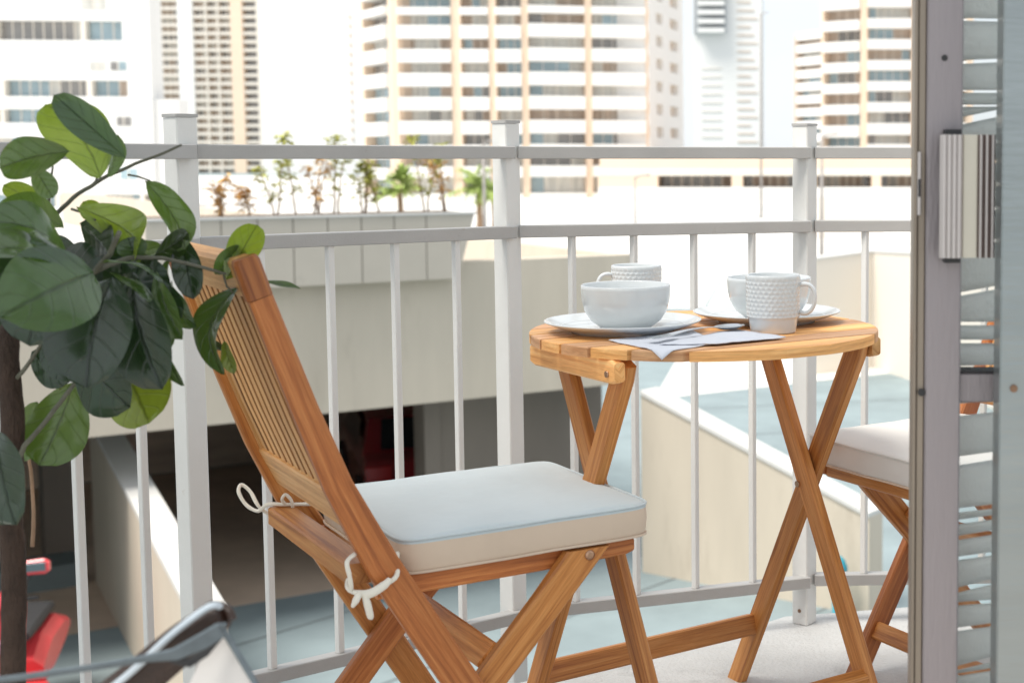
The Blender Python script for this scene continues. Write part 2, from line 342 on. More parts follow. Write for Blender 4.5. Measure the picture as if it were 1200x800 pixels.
# ------------------------------------------------------------------ own building: room, facade, balcony slab
G = -4.0
b = MB()
def zbox(b, x0, x1, y0, y1, z0, z1): b.obox(((x0 + x1) / 2, (y0 + y1) / 2), (1, 0, 0), (0, 1, 0), x1 - x0, y1 - y0, z0, z1)
FH = 3.0  # unseen wall top, height set by how much sun it should block
zbox(b, -14, -1.45, 1.42, 1.62, G, FH); zbox(b, 1.5, 16, 1.42, 1.62, G, FH); zbox(b, -1.45, 1.5, 1.42, 1.62, 2.3, FH); zbox(b, -1.45, 1.5, 1.42, 1.62, G, -.16)
struct('facade_wall', b, M['white'])
b = MB(); zbox(b, -2.6, 2.6, .55, 1.41, 2.403, 2.5); struct('ceiling_shade_strip', b, M['room'])  # unseen ceiling strip, cut short to block only part of the sun
b = MB(); zbox(b, -2.6, 2.6, -2.6, 1.62, -.14, -.004); struct('room_floor', b, M['roomfloor'])

# ------------------------------------------------------------------ balcony floor and railing
P = [V((-1.215, 1.80)), V((-1.0, 2.377)), V((-.553, 2.80)), V((.023, 3.035)), V((.655, 3.085)), V((1.28, 3.0))]
b = MB()
edge = [(-1.5, 1.625), (-1.30, 1.74), (-1.02, 2.29), (-.60, 2.62), (-.456, 2.72), (-.208, 2.88), (-.018, 3.074), (.255, 3.14), (.66, 3.19), (1.5, 3.12), (1.5, 1.625)]
top = [b.bm.verts.new((x, y, 0)) for x, y in edge]; bot = [b.bm.verts.new((x, y, -.16)) for x, y in edge]
b.face(top); b.face(bot[::-1])
for i in range(len(edge)): b.face([bot[i], bot[(i + 1) % len(edge)], top[(i + 1) % len(edge)], top[i]])
struct('balcony_floor', b, M['slab'])

rail = empty('balcony_railing', 'white and grey painted metal railing around the balcony edge', 'railing', (P[2].x, P[2].y, 0))
def rel(root, p): return V(p) - root.location
for i, p in enumerate(P):
    d = V((.83, -.56, 0)).normalized()
    z0 = .001 if i >= 3 else -.15
    b = MB(); c = rel(rail, (p.x, p.y, 0)); b.sweep([c + V((0, 0, z0)), c + V((0, 0, 1.055))], d, .038, .038, .002)
    po = b.build('post', M['post'], rail)
    b = MB(); b.sweep([c + V((0, 0, 1.0555)), c + V((0, 0, 1.061))], d, .041, .041, .002); b.build('post_cap', M['rail'], po)
    if i == 3:
        b = MB(); nrm = V((d.y, -d.x, 0)); b.tube([c + nrm * .0185 + V((0, 0, .03)), c + nrm * .0205 + V((0, 0, .03))], .004, 10); b.build('screw', M['rust'], po)
for i in range(len(P) - 1):
    a, e = P[i], P[i + 1]; d = (e - a).normalized(); nin = V((d.y, -d.x))          # towards the balcony
    L = (e - a).length
    for z, h in ((1.0, .024), (.848, .024), (.095, .024)):
        b = MB(); a3 = rel(rail, (*(a + d * .021 + nin * .004), z)); e3 = rel(rail, (*(e + d * .000 + nin * .021), z))
        if i == 0: a3 = rel(rail, (*(a + nin * .008), z))
        b.sweep([a3, e3], (0, 0, 1), .026, h, .0015); b.build('rail', M['rail'], rail)
    for k in range(1, 5):
        q = a + d * (L * k / 5) + nin * (.004 + .017 * k / 5); c = rel(rail, (q.x, q.y, 0))
        b = MB(); b.sweep([c + V((0, 0, .1075)), c + V((0, 0, .8358))], (.83, -.56, 0), .0125, .0125, .0012); b.build('picket', M['post'], rail)

# ------------------------------------------------------------------ folding chair
def rounded_cushion(b, lx, ly, h, r=.035, pillow=.006, nx=26, ny=26):
    """boxed seat pad: flat-ish domed top, straight gusset, soft lower edge"""
    def corner(t):    # outline point at angle parameter
        n = 15; c, s_ = math.cos(t), math.sin(t)
        k = (abs(c) ** n + abs(s_) ** n) ** (-1 / n)
        return lx / 2 * c * k, ly / 2 * s_ * k
    N = 160; rings = []
    levels = [(0, .0, -.97), (0, .0, -1.0)]
    prof = [(.0, 0.0), (.5, 0.0), (.86, .0), (.965, .001), (.99, .004), (1.0, .010), (1.006, h * .5), (1.0, h - .008), (.992, h - .003), (.972, h), (.93, h + .0012), (.86, h + .0035), (.7, h + .006), (.45, h + .0075), (.2, h + .008)]
    for (k, z) in prof:
        ring = []
        for j in range(N):
            x, y = corner(2 * math.pi * j / N)
            zz = z + (mnoise.noise(V((x * 9 * k, y * 9 * k, z * 3))) * .0028 if z > h - .002 else 0) + (mnoise.noise(V((x * 13, y * 13, 2))) * .0012 if z < h else 0)
            wob = 1 + (mnoise.noise(V((x * 10, y * 10, z * 20))) * .004 if k > .95 else 0)
            ring.append(b.bm.verts.new((x * k * wob, y * k * wob, zz)))
        rings.append(ring)
    for i in range(len(rings) - 1):
        b.mi = 1 if i < 7 else 0
        for j in range(N):
            if i == 0: pass
            b.face([rings[i][j], rings[i][(j + 1) % N], rings[i + 1][(j + 1) % N], rings[i + 1][j]], None, True)
    b.mi = 0
    # close centre (rings[0] degenerate to a point) and the top
    b.face(rings[-1], None, True)
    return corner

STILE = [(-.378, .870, .028), (-.362, .82, .029), (-.312, .677, .032), (-.273, .575, .036), (-.219, .465, .043), (-.123, .302, .045), (.055, 0, .042)]
def make_chair(label, group):
    t = empty('folding_chair', label, 'chair', group=group)
    for sy in (1, -1):
        b = MB(); pts = [(x, sy * .197, z) for x, z, w in STILE[1:]]
        b.sweep(pts, (0, 1, 0), [w for x, z, w in STILE[1:]], .019, .003, ends=(None, 0))
        st = b.build('back_post', M['wood_red'] if sy < 0 else M['wood'], t)
        b = MB(); b.sweep([(STILE[0][0] - .001, sy * .197, STILE[0][1]), (STILE[0][0] + .001, sy * .197, STILE[0][1] - .006), (STILE[1][0] - .001, sy * .197, STILE[1][1] + .0005)], (0, 1, 0), [.027, .0315, .0315], .021, .004); b.build('end_block', M['wood_red'], st)
        b = MB(); b.sweep([(.084, sy * .176, .4366), (.020, sy * .176, .366), (-.066, sy * .176, .275), (-.30, sy * .176, 0)], (0, 1, 0), [.050, .047, .044, .042], .018, .003, ends=(.4368, 0))
        lg = b.build('leg', M['wood'] if sy < 0 else M['wood_red'], t)
        b = MB(); b.tube([(.084, sy * .184, .428), (.084, sy * .1865, .428), (.084, sy * .188, .428)], [.0075, .0075, .004], 14); b.build('bolt', M['bolt'], lg)
        b = MB(); b.sweep([(-.215, sy * .157, .4235), (.06, sy * .157, .4245), (.155, sy * .157, .4265), (.166, sy * .157, .4265)], (0, 1, 0), [.028, .028, .026, .019], .017, .003); b.build('seat_side_rail', M['wood_red'], t)
    b = MB(); b.box((.145, -.1475, .4125), (.163, .1475, .4365), .003); b.build('seat_front_rail', M['wood'], t)
    b = MB()
    for k in range(7):
        x = -.165 + k * .048; b.box((x - .018, -.148, .430), (x + .018, .148, .4355), .001)
    b.build('seat_slats', M['wood'], t)
    # crossbars of the back
    d = V((-.314 + .274, 0, .677 - .575)).normalized()
    def on(z):
        for (x0, z0, _), (x1, z1, _) in zip(STILE, STILE[1:]):
            if z1 <= z <= z0: k = (z - z1) / (z0 - z1); return V((x1 + (x0 - x1) * k, 0, z))
    b = MB(); p0, p1 = on(.822), on(.869)
    T = (p1 - p0).normalized(); c = (p0 + p1) / 2
    b.sweep([c + V((0, -.185, 0)), c + V((0, .185, 0))], T.cross(V((0, 1, 0))), .052, .026, .005); b.build('top_rail', [M['wood_light']], t)
    b = MB(); p0, p1 = on(.503), on(.566); T = (p1 - p0).normalized(); c = (p0 + p1) / 2
    b.sweep([c + V((0, -.187, 0)), c + V((0, .187, 0))], T.cross(V((0, 1, 0))), .064, .016, .003); b.build('lower_back_rail', M['wood_light'], t)
    b = MB(); n = 11
    nrm = d.cross(V((0, 1, 0)))
    for k in range(n):
        y = -.160 + .320 * k / (n - 1); zs = (.563, .64, .72, .80)
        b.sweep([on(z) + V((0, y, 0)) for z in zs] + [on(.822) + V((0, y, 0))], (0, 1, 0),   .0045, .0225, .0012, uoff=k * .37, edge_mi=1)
    for sy in (-1, 1): b.sweep([on(z) + V((0, sy * .1815, 0)) for z in (.563, .64, .72, .80)] + [on(.822) + V((0, sy * .1815, 0))], (0, 1, 0), .010, .011, .001)
    b.build('backrest_slats', [M['wood_light'], M['wood_shade']], t)
    b = MB(); b.box((-.262, -.187, .442), (-.225, .187, .470), .003); b.build('seat_back_rail', M['wood'], t)
    b = MB(); b.sweep([(-.060, -.166, .302), (-.060, .166, .302)], V((.7, 0, -.7)), .040, .020, .003); b.build('stretcher', M['wood'], t)
    b = MB(); b.sweep([(.008, -.187, .085), (.008, .187, .085)], V((.86, 0, .5)), .034, .018, .003); b.build('stretcher', M['wood'], t)
    return t
CH1 = (-.464, 2.1275, 0); YAW1 = R(34.5)
chair = make_chair('folding wooden bistro chair with a slatted back, standing left of the round table', 'wooden folding bistro chairs')
chair.location = CH1; chair.rotation_euler = (0, 0, YAW1)
chair2 = copy_tree(chair)
chair2['label'] = 'folding wooden bistro chair half hidden behind the door frame, right of the round table'
CH2 = V((.278, 2.577, 0)); YAW2 = R(216)
chair2.location = CH2; chair2.rotation_euler = (0, 0, YAW2)

def make_cushion(label, top_m):
    t = empty('seat_cushion', label, 'cushion', group='seat cushions on the bistro chairs')
    b = MB(); corner = rounded_cushion(b, .378, .366, .051); b.build('pad', [top_m, M['cushion_side']], t, recalc=True)
    for z in (.0485, .004):
        pts = []
        for j in range(160):
            x, y = corner(2 * math.pi * j / 160); wob = 1 + mnoise.noise(V((x * 10, y * 10, z * 20))) * .004
            pts.append((x * .998 * wob, y * .998 * wob, z + mnoise.noise(V((x * 13, y * 13, 2))) * .0012))
        b = MB(); b.tube(pts, .0020, 8, True); b.build('piping_or_highlight', top_m if z > .02 else M['cushion_side'], t)
    return t
cu1 = make_cushion('pale seat cushion with bluish top light and warm side light painted in, tied on the chair nearest the plant', M['cushion'])
cu1.location = (V(CH1) + Matrix.Rotation(YAW1, 3, 'Z') @ V((.0, 0, .4385))); cu1.rotation_euler = (0, 0, YAW1)
cu2 = make_cushion('white seat cushion on the right chair, cut by the door frame', M['cushion_b'])
cu2.location = (CH2 + Matrix.Rotation(YAW2, 3, 'Z') @ V((.0, 0, .4385))); cu2.rotation_euler = (0, 0, YAW2)
cu2.children[0].data.materials[1] = M['cushion_b']
def smooth_path(P_, k=5):
    P_ = [V(p) for p in P_]; out = []
    for i in range(len(P_) - 1):
        p0, p1, p2, p3 = P_[max(i - 1, 0)], P_[i], P_[i + 1], P_[min(i + 2, len(P_) - 1)]
        for j in range(k):
            t = j / k; out.append(.5 * ((2 * p1) + (p2 - p0) * t + (2 * p0 - 5 * p1 + 4 * p2 - p3) * t * t + (3 * p1 - p0 - 3 * p2 + p3) * t ** 3))
    out.append(P_[-1]); return out
def cord(b, P_, r):
    n = len(P_); pts = smooth_path(P_, 5)
    if isinstance(r, list): rr = [r[min(i // 5, n - 1)] * (1 - (i % 5) / 5) + r[min(i // 5 + 1, n - 1)] * ((i % 5) / 5) for i in range(len(pts))]
    else: rr = [r * (1 + .15 * mnoise.noise(p * 120)) for p in pts]
    b.tube(pts, rr, 8)
def cords(root):
    # near side: loop round the post and a small knot with two tails; far side: a bow loop
    o = V((0, 0, .4385)) ; x0, z0 = -.232, .462
    def L(p): return V(p) - o
    b = MB()
    loop = [(-.19, -.172, .470), (-.197, -.19, .466), (-.205, -.211, .452), (-.222, -.213, .443), (-.242, -.212, .437), (-.262, -.205, .440), (-.262, -.19, .448), (-.245, -.178, .458), (-.20, -.170, .466)]
    cord(b, [L(p) for p in loop], .0031)
    cord(b, [L(p) for p in ((-.262, -.206, .442), (-.266, -.212, .462), (-.268, -.21, .480), (-.255, -.2, .486))], .0029)
    cord(b, [L(p) for p in ((-.262, -.214, .441), (-.244, -.219, .437), (-.224, -.219, .445), (-.216, -.218, .452))], [.003, .0062, .0058, .003])
    cord(b, [L(p) for p in ((-.250, -.219, .438), (-.247, -.221, .425), (-.243, -.220, .408), (-.240, -.219, .404))], [.0035, .005, .0045, .001])
    cord(b, [L(p) for p in ((-.256, -.219, .440), (-.262, -.222, .432), (-.266, -.22, .424))], [.004, .0045, .002])
    b.build('tie_cord', M['cord'], root)
    b = MB()
    cord(b, [L(p) for p in ((-.19, .172, .468), (-.215, .178, .470), (-.240, .172, .474), (-.262, .188, .474), (-.272, .205, .462), (-.285, .222, .470), (-.292, .235, .488), (-.285, .245, .496), (-.275, .235, .486), (-.268, .215, .466), (-.250, .212, .450), (-.235, .216, .444))], .0028)
    cord(b, [L(p) for p in ((-.240, .172, .474), (-.247, .165, .484), (-.243, .160, .492), (-.235, .160, .482), (-.232, .165, .470))], .0024)
    b.build('tie_cord', M['cord'], root)
cords(cu1)

# ------------------------------------------------------------------ bistro table
TC = V((-.146, 2.375, 0)); TA = math.atan2(.6, .8)
table = empty('bistro_table', 'round folding wooden bistro table with crossed legs and slatted top', 'table', TC, TA)   # local x = along slats, local y = away
Rt = .285; b = MB(); ns = 9; sw = 2 * Rt / ns
for k in range(ns):
    y0 = -Rt + k * sw + .003; y1 = y0 + sw - .006
    N = 12; pts = []
    def hx(y): return math.sqrt(max(0, Rt * Rt - y * y))
    ys = [y0 + (y1 - y0) * i / N for i in range(N + 1)]
    outline = [(hx(y), y) for y in ys] + [(-hx(y), y) for y in reversed(ys)]
    out = []
    for q in outline:
        if not out or (V(q) - V(out[-1])).length > 1e-4: out.append(q)
    lo = [b.bm.verts.new((x, y, .6945)) for x, y in out]; m_ = [b.bm.verts.new((x, y, .7085)) for x, y in out]
    hi = [b.bm.verts.new((x * (1 - .0015 / Rt), y + (.0012 if abs(y - y0) < 1e-6 else -.0012 if abs(y - y1) < 1e-6 else 0), .71)) for x, y in out]
    uo = k * .41
    b.mi = k % 2; b.face(hi, [(x + uo, y * 1.0 + uo) for x, y in out]); b.face(lo[::-1])
    for i in range(len(out)):
        j = (i + 1) % len(out); ua, ub = out[i][0] + uo, out[j][0] + uo
        if abs(out[i][1] - out[j][1]) > abs(out[i][0] - out[j][0]): ua, ub = out[i][1] * 3, out[j][1] * 3
        b.face([lo[i], lo[j], m_[j], m_[i]], [(ua, 0), (ub, 0), (ub, .014), (ua, .014)]); b.face([m_[i], m_[j], hi[j], hi[i]], [(ua, .014), (ub, .014), (ub, .016), (ua, .016)])
b.build('tabletop', [M['wood_light'], M['wood_top']], table)
# cleats run along local y; near is -y
for x, y0, y1, h, w in ((-.246, -.146, .125, .036, .018), (.246, -.146, .125, .036, .018), (0, -.205, .20, .014, .03)):
    b = MB(); b.sweep([(x, y0, .694 - h / 2), (x, y0 + .012, .694 - h / 2), (x, y1 - .012, .694 - h / 2), (x, y1, .694 - h / 2)], (1, 0, 0), [h * .8, h, h, h * .8], w, .003); cl = b.build('cleat', M['wood_light'], table)
    if h > .02:
        s_ = -1 if x < 0 else 1
        b = MB(); b.tube([(x + s_ * .008, -.125, .672), (x + s_ * .0115, -.125, .672)], .005, 12); b.build('bolt', M['bolt'], cl)
for sx in (-1, 1):
    b = MB(); x = sx * .224
    b.sweep([(x, -.128, .688), (x, -.118, .666), (x, .235, 0)], (1, 0, 0), [.034, .040, .038], .020, .003, ends=(None, 0)); lg = b.build('leg', M['wood'], table)
    x = sx * .200
    b = MB(); b.sweep([(x, .108, .688), (x, .105, .66), (x, -.243, 0)], (1, 0, 0), [.034, .038, .038], .020, .003, ends=(None, 0)); lg = b.build('leg', M['wood'], table)
    b = MB(); b.tube([(.200 * sx - .0095, -.002, .425), (.200 * sx - .0125, -.002, .425)], .0055, 12); b.build('bolt', M['bolt'], lg)
b = MB(); b.sweep([(-.214, .172, .125), (.214, .172, .125)], V((0, .25, .97)), .024, .038, .003); b.build('stretcher', M['wood'], table)
b = MB(); b.sweep([(-.19, -.18, .125), (.19, -.18, .125)], V((0, -.35, .93)), .026, .036, .003); b.build('stretcher', M['wood'], table)
b = MB(); b.tube([(-.19, .10, .672), (.19, .10, .672)], .008, 12); b.build('stretcher', M['wood'], table)

# ------------------------------------------------------------------ tableware
ZT = .7105
def plate(c, label):
    t = empty('dinner_plate', label, 'plate', (c[0], c[1], ZT), group='white dinner plates')
    r = .127
    prof = [(.0005, .003), (.075, .003), (.078, 0), (.083, 0), (.085, .004), (.105, .009), (r - .002, .0165), (r, .0185), (r - .0012, .0195), (r - .004, .019), (.105, .0118), (.09, .0075), (.085, .0065), (.04, .006), (.0005, .006)]
    b = MB(); b.lathe(prof, 96, cap=False); b.build('dish', M['ceramic'], t)
    b = MB(); b.lathe([(.0985, .0102), (.0995, .0108), (.1005, .0111)], 96, cap=False)
    b.build('rim_line', M['ceramic_rim'], t)
    return t
plate((-.276, 2.335), 'white dinner plate at the left of the table under a bowl')
plate((-.046, 2.478), 'white dinner plate at the back right of the table behind the textured mug')
def bowl(c, label):
    prof = [(.0005, .004), (.036, .004), (.037, 0), (.040, 0), (.042, .004), (.056, .014), (.066, .030), (.0705, .048), (.0715, .066), (.0715, .0705), (.0700, .0715), (.0688, .0705), (.0675, .050), (.062, .030), (.050, .015), (.03, .009), (.0005, .008)]
    b = MB(); b.lathe(prof, 96, cap=False); o = b.build('cereal_bowl', M['ceramic'], None, (c[0], c[1], ZT + .0065))
    return tag(o, label, 'bowl', 'white cereal bowls')
bowl((-.269, 2.315), 'white round bowl standing on the left plate')
bowl((-.042, 2.462), 'white round bowl half hidden behind the textured mug')
def mug(c, rz, label):
    t = empty('coffee_mug', label, 'mug', (c[0], c[1], ZT), rz, group='white textured coffee mugs')
    H_, r = .0925, .0440
    def tex(a, z, rr):
        if z < .026 or z > H_ - .006 or rr < .0405: return 0
        row = int((z - .026) / .0068); ph = a * 30 / (2 * math.pi) + (.5 if row % 2 else 0)
        u = abs((ph % 1) - .5) * 2; v = abs((((z - .026) / .0068) % 1) - .5) * 2
        return -.0011 * max(0, 1 - (u ** 2.2 + v ** 2.2)) + .0003
    prof = [(.0005, .003), (.033, .003), (.0335, 0), (.036, 0), (.0368, .002), (.0395, .020), (.040, .0225), (.0425, .0255)]
    nz = 40
    prof += [(.0428 + .0012 * (i / nz), .026 + (H_ - .006 - .026) * i / nz) for i in range(nz + 1)]
    prof += [(r, H_ - .003), (r - .0004, H_), (r - .002, H_ + .0008), (r - .0033, H_ - .0005), (r - .004, .05), (.036, .012), (.02, .007), (.0005, .007)]
    b = MB(); b.lathe(prof, 240, fn=tex, cap=False); b.build('body', M['ceramic'], t)
    b = MB(); pts = [(.0415, 0, .076), (.052, 0, .079), (.062, 0, .076), (.068, 0, .066), (.0685, 0, .052), (.065, 0, .039), (.057, 0, .031), (.049, 0, .0305), (.0415, 0, .034)]
    b.sweep(pts, (0, 1, 0), [.009, .008, .0075, .007, .007, .007, .0075, .008, .009], .012, .0035); h = b.build('handle', M['ceramic'], t)
    for p in h.data.polygons: p.use_smooth = True
    md = h.modifiers.new('sub', 'SUBSURF'); md.levels = 1; md.render_levels = 2
    return t
mug((-.033, 2.325), R(-8), 'white textured coffee mug at the front right of the table, handle to the right')
mug((-.275, 2.53), R(197), 'white textured coffee mug behind the left bowl, handle to the left')
# napkin: two folded layers of cloth, slightly rumpled, with a corner hanging over the front edge
def cloth(b, corners, z, n=22, amp=.0012, seed=0, hang=None):
    A, B, C_, D = [V(c) for c in corners]; g = []
    for i in range(n + 1):
        row = []
        for j in range(n + 1):
            u, v = i / n, j / n; p = (A * (1 - u) + B * u) * (1 - v) + (D * (1 - u) + C_ * u) * v
            zz = z + amp * (1 + mnoise.noise(V((p.x * 30 + seed, p.y * 30, seed)))) + .0015 * max(0, mnoise.noise(V((p.x * 60, p.y * 12 + seed, 1))))
            dr = (V((p.x, p.y)) - V((TC.x, TC.y))).length - .286
            if dr > 0: zz -= dr * .45 + dr * dr * 8
            row.append(b.bm.verts.new((p.x, p.y, zz)))
        g.append(row)
    for i in range(n):
        for j in range(n): b.face([g[i][j], g[i + 1][j], g[i + 1][j + 1], g[i][j + 1]], None, True)
b = MB(); cloth(b, [(-.283, 2.205), (-.190, 2.072), (-.108, 2.175), (-.165, 2.33)], .7112, seed=3)
cloth(b, [(-.20, 2.14), (-.115, 2.145), (-.012, 2.228), (-.095, 2.335)], .7134, seed=9)
o = b.build('napkin', M['napkin'], recalc=True); md = o.modifiers.new('thick', 'SOLIDIFY'); md.thickness = .0012
tag(o, 'pale folded napkin lying at the front edge of the table under the spoon', 'napkin')
b = MB()   # spoon along +x, bowl at +x end
def strip(b, st, th=.0012):
    L_ = []
    for (x, w, z, dip) in st:
        L_.append([b.bm.verts.new((x, w * k, z - dip * (1 - k * k))) for k in (-1, -.7, -.35, 0, .35, .7, 1)])
    for i in range(len(L_) - 1):
        for k in range(6): b.face([L_[i][k], L_[i + 1][k], L_[i + 1][k + 1], L_[i][k + 1]], None, True)
strip(b, [(-.095, .002, .004, 0), (-.092, .0075, .004, .0003), (-.08, .0105, .0042, .0005), (-.06, .0095, .005, .0006), (-.03, .0055, .008, .0003), (0, .0035, .0095, 0), (.03, .0032, .0085, 0), (.045, .005, .0066, .0005), (.052, .011, .006, .003), (.062, .0165, .006, .0055), (.075, .0195, .006, .0065), (.088, .0185, .006, .006), (.098, .013, .006, .003), (.103, .004, .006, .0005)])
a_ = V((-.228, 2.140)); e_ = V((-.078, 2.345)); dd = e_ - a_
o = b.build('spoon', M['steel'], None, ((a_.x + e_.x) / 2, (a_.y + e_.y) / 2, .7158), (0, 0, math.atan2(dd.y, dd.x))); o.scale = (1.12, 1.1, 1)
md = o.modifiers.new('thick', 'SOLIDIFY'); md.thickness = .0014; md = o.modifiers.new('sub', 'SUBSURF'); md.levels = 1; md.render_levels = 2
tag(o, 'polished steel spoon lying on the pale napkin', 'spoon')

# ------------------------------------------------------------------ sliding door, fixed frame, blind
def zx(x, y, Y): return at(x, y, Y)
YD = 1.60
xa, xb, xc = at(1070, 400, YD).x, at(1084, 400, YD).x, at(1126, 400, YD).x
xg = .300
door = empty('sliding_door', 'mauve grey aluminium sliding glass door with a ribbed pull handle', 'door', ((xa + xg) / 2, YD, 0))
def dl(b, x0, x1, y0, y1, z0, z1, ch=.001):
    b.box(rel(door, (x0, y0, z0)), rel(door, (x1, y1, z1)), ch)
b = MB(); dl(b, xb, xc, YD, YD + .045, .02, 2.2, .002); b.build('stile', M['door_metal'], door)
b = MB(); dl(b, xa + .0045, xb - .0005, YD + .004, YD + .012, .02, 2.2); dl(b, xa, xa + .004, YD + .002, YD + .045, .02, 2.2); dl(b, xb - .0045, xb - .0005, YD + .013, YD + .04, .02, 2.2); b.build('edge_channel', M['door_edge'], door)
zr0, zr1 = at(1150, 473, YD).z, at(1150, 438, YD).z
b = MB(); dl(b, xc + .0005, xg, YD + .008, YD + .04, zr0, zr1, .002); b.build('mid_rail', M['door_metal'], door)
b = MB(); dl(b, xc + .0005, xg, YD + .006, YD + .038, zr1 + .0003, zr1 + .0028); b.build('rail_gasket', M['black'], door)
b = MB(); dl(b, xc + .0005, xg, YD + .008, YD + .04, .02, .10, .002); b.build('bottom_rail', M['door_metal'], door)
b = MB(); dl(b, xc + .0005, xg, YD + .008, YD + .04, 2.12, 2.2, .002); b.build('top_rail', M['door_metal'], door)
b = MB(); dl(b, xc + .0007, xg, YD + .022, YD + .026, zr1 + .003, 2.119); b.build('glass_pane', mat_glass('door_glass', (.97, .98, .98), .95), door)
b = MB(); dl(b, xc + .0007, xg, YD + .022, YD + .026, .101, zr0 - .001); b.build('glass_pane', mat_glass('door_glass_lower', (.97, .98, .98), .95), door)
# lock slot, screw holes
zl0, zl1 = at(1080, 252, YD).z, at(1080, 178, YD).z
b = MB(); dl(b, xb - .0095, xb - .0055, YD - .0005, YD + .003, zl0, zl1); b.build('lock_plate', M['handle_light'], door)
b = MB(); dl(b, xb - .0088, xb - .0062, YD - .0015, YD + .002, zl0 + .02, zl1 - .03); b.build('lock_slot', M['black'], door)
for (x, y, r) in ((1107, 68, .0035), (1080, 460, .004), (1080, 480, .0)):
    if r:
        p = at(x, y, YD - .001); b = MB(); b.tube([rel(door, p), rel(door, p + V((0, .004, 0)))], r, 12); b.build('screw', M['black'], door)
# handle
YH = YD - .03
hz0, hz1 = at(1115, 302, YH).z, at(1115, 158, YH).z
h0, h1, h2, h3 = (at(x, 230, YH).x for x in (1101, 1128, 1146, 1166))
hd_ = MB(); dl(hd_, at(1108, 230, YH).x, at(1127, 230, YH).x, YH + .004, YD - .0005, hz0 - .006, hz1 + .006); hd = hd_.build('handle', M['black'], door)
b = MB(); dl(b, h0, h1 - .0005, YH - .004, YH + .003, hz0, hz1); 
nr = 4
for k in range(nr):
    x = h0 + .0015 + (h1 - h0 - .003) * (k + .5) / nr; dl(b, x - .0021, x + .0021, YH - .0075, YH - .004, hz0, hz1, .0012)
b.build('ribbed_grip', M['handle_light'], hd)
b = MB(); dl(b, h1, h2 - .0003, YH - .001, YH + .004, hz0, hz1); b.build('flat_web', M['handle_cream'], hd)
b = MB(); dl(b, h2, h3, YH - .002, YH + .004, hz0, hz1); b.build('dark_backing', M['handle_dark'], hd)
b = MB()
for k in range(3):
    x = h2 + .001 + (h3 - h2 - .003) * k / 2.4; dl(b, x, x + .0024, YH - .008, YH - .0023, hz0, hz1, .0008)
b.build('ribs', M['handle_light'], hd)
for ch in list(door.children):
    pass
# fixed frame in front at right
YF = 1.54
x0 = at(1172, 400, YF).x
frame = empty('door_frame', 'brushed aluminium fixed door frame at the right edge with one round screw', 'door frame', (x0 + .04, YF, 0))
b = MB(); b.box(rel(frame, (x0, YF, 0.0)), rel(frame, (x0 + .085, YF + .05, 2.29)), .002); b.build('jamb', M['brushed'], frame)
p = at(1188, 455, YF - .0005); b = MB(); b.tube([rel(frame, p), rel(frame, p + V((0, -.0015, 0)))], .0042, 14); b.build('screw', M['rust'], frame)
b = MB(); b.box(rel(frame, (-1.44, YF, 2.2)), rel(frame, (x0 - .001, YF + .05, 2.29)), .002); b.build('head', M['brushed'], frame)
b = MB(); b.box(rel(frame, (-1.44, YF, .0)), rel(frame, (x0 - .001, YF + .12, .012)), .002); b.build('sill', M['brushed'], frame)
# blind: wide grey slats behind the glass, uneven gaps between them
YB = 1.665
blind = empty('window_blind', 'grey slatted blind with uneven gaps behind the glass of the sliding door', 'blind', (at(1150, 400, YB).x, YB, 0))
gaps = [(-40, -38, -1), (22, 25, 1), (70, 74, -2), (106, 109, 0), (123, 126, 0), (132, 141, -9), (164, 167, 0), (188, 191, 0), (214, 218, 2), (243, 246, 0), (280, 284, 0), (338, 342, -8), (377, 381, 0), (398, 402, 0), (428, 432, -1), (470, 484, -5), (531, 541, -6), (592, 597, -5), (605, 610, -6), (623, 628, -7), (648, 652, -6), (681, 687, -11), (703, 707, -3), (731, 735, -6), (772, 778, -12), (784, 787, -7), (806, 812, -3)]
prev = None
for (g0, g1, sl_) in gaps:
    if prev:
        b = MB(); y0, s0 = prev
        xl, xr = 1098, 1192
        def lp(x, y, s): return y + s * (x - 1150) / 44
        N = 6; rows = []
        zc = .010 * random.uniform(.6, 1.2)
        for i in range(N + 1):
            k = i / N; rr = []
            for x in (xl, 1150, xr):
                yt, yb = lp(x, y0, s0), lp(x, g0, sl_)
                p = at(x, yt + (yb - yt) * k, YB); p.y += zc * math.sin(k * math.pi) + random.uniform(-.0002, .0002)
                rr.append(b.bm.verts.new(p - blind.location))
            rows.append(rr)
        for i in range(N):
            for j in range(2): b.face([rows[i][j], rows[i][j + 1], rows[i + 1][j + 1], rows[i + 1][j]], None, True)
        o = b.build('slat', M['blind'], blind); md = o.modifiers.new('thick', 'SOLIDIFY'); md.thickness = .0008
    prev = (g1, sl_)
b = MB()
for x in (1104,):
    b.tube([rel(blind, at(x, -50, YB + .012)), rel(blind, at(x, 815, YB + .012))], .0012, 6)
b.build('ladder_cord', M['cord'], blind)

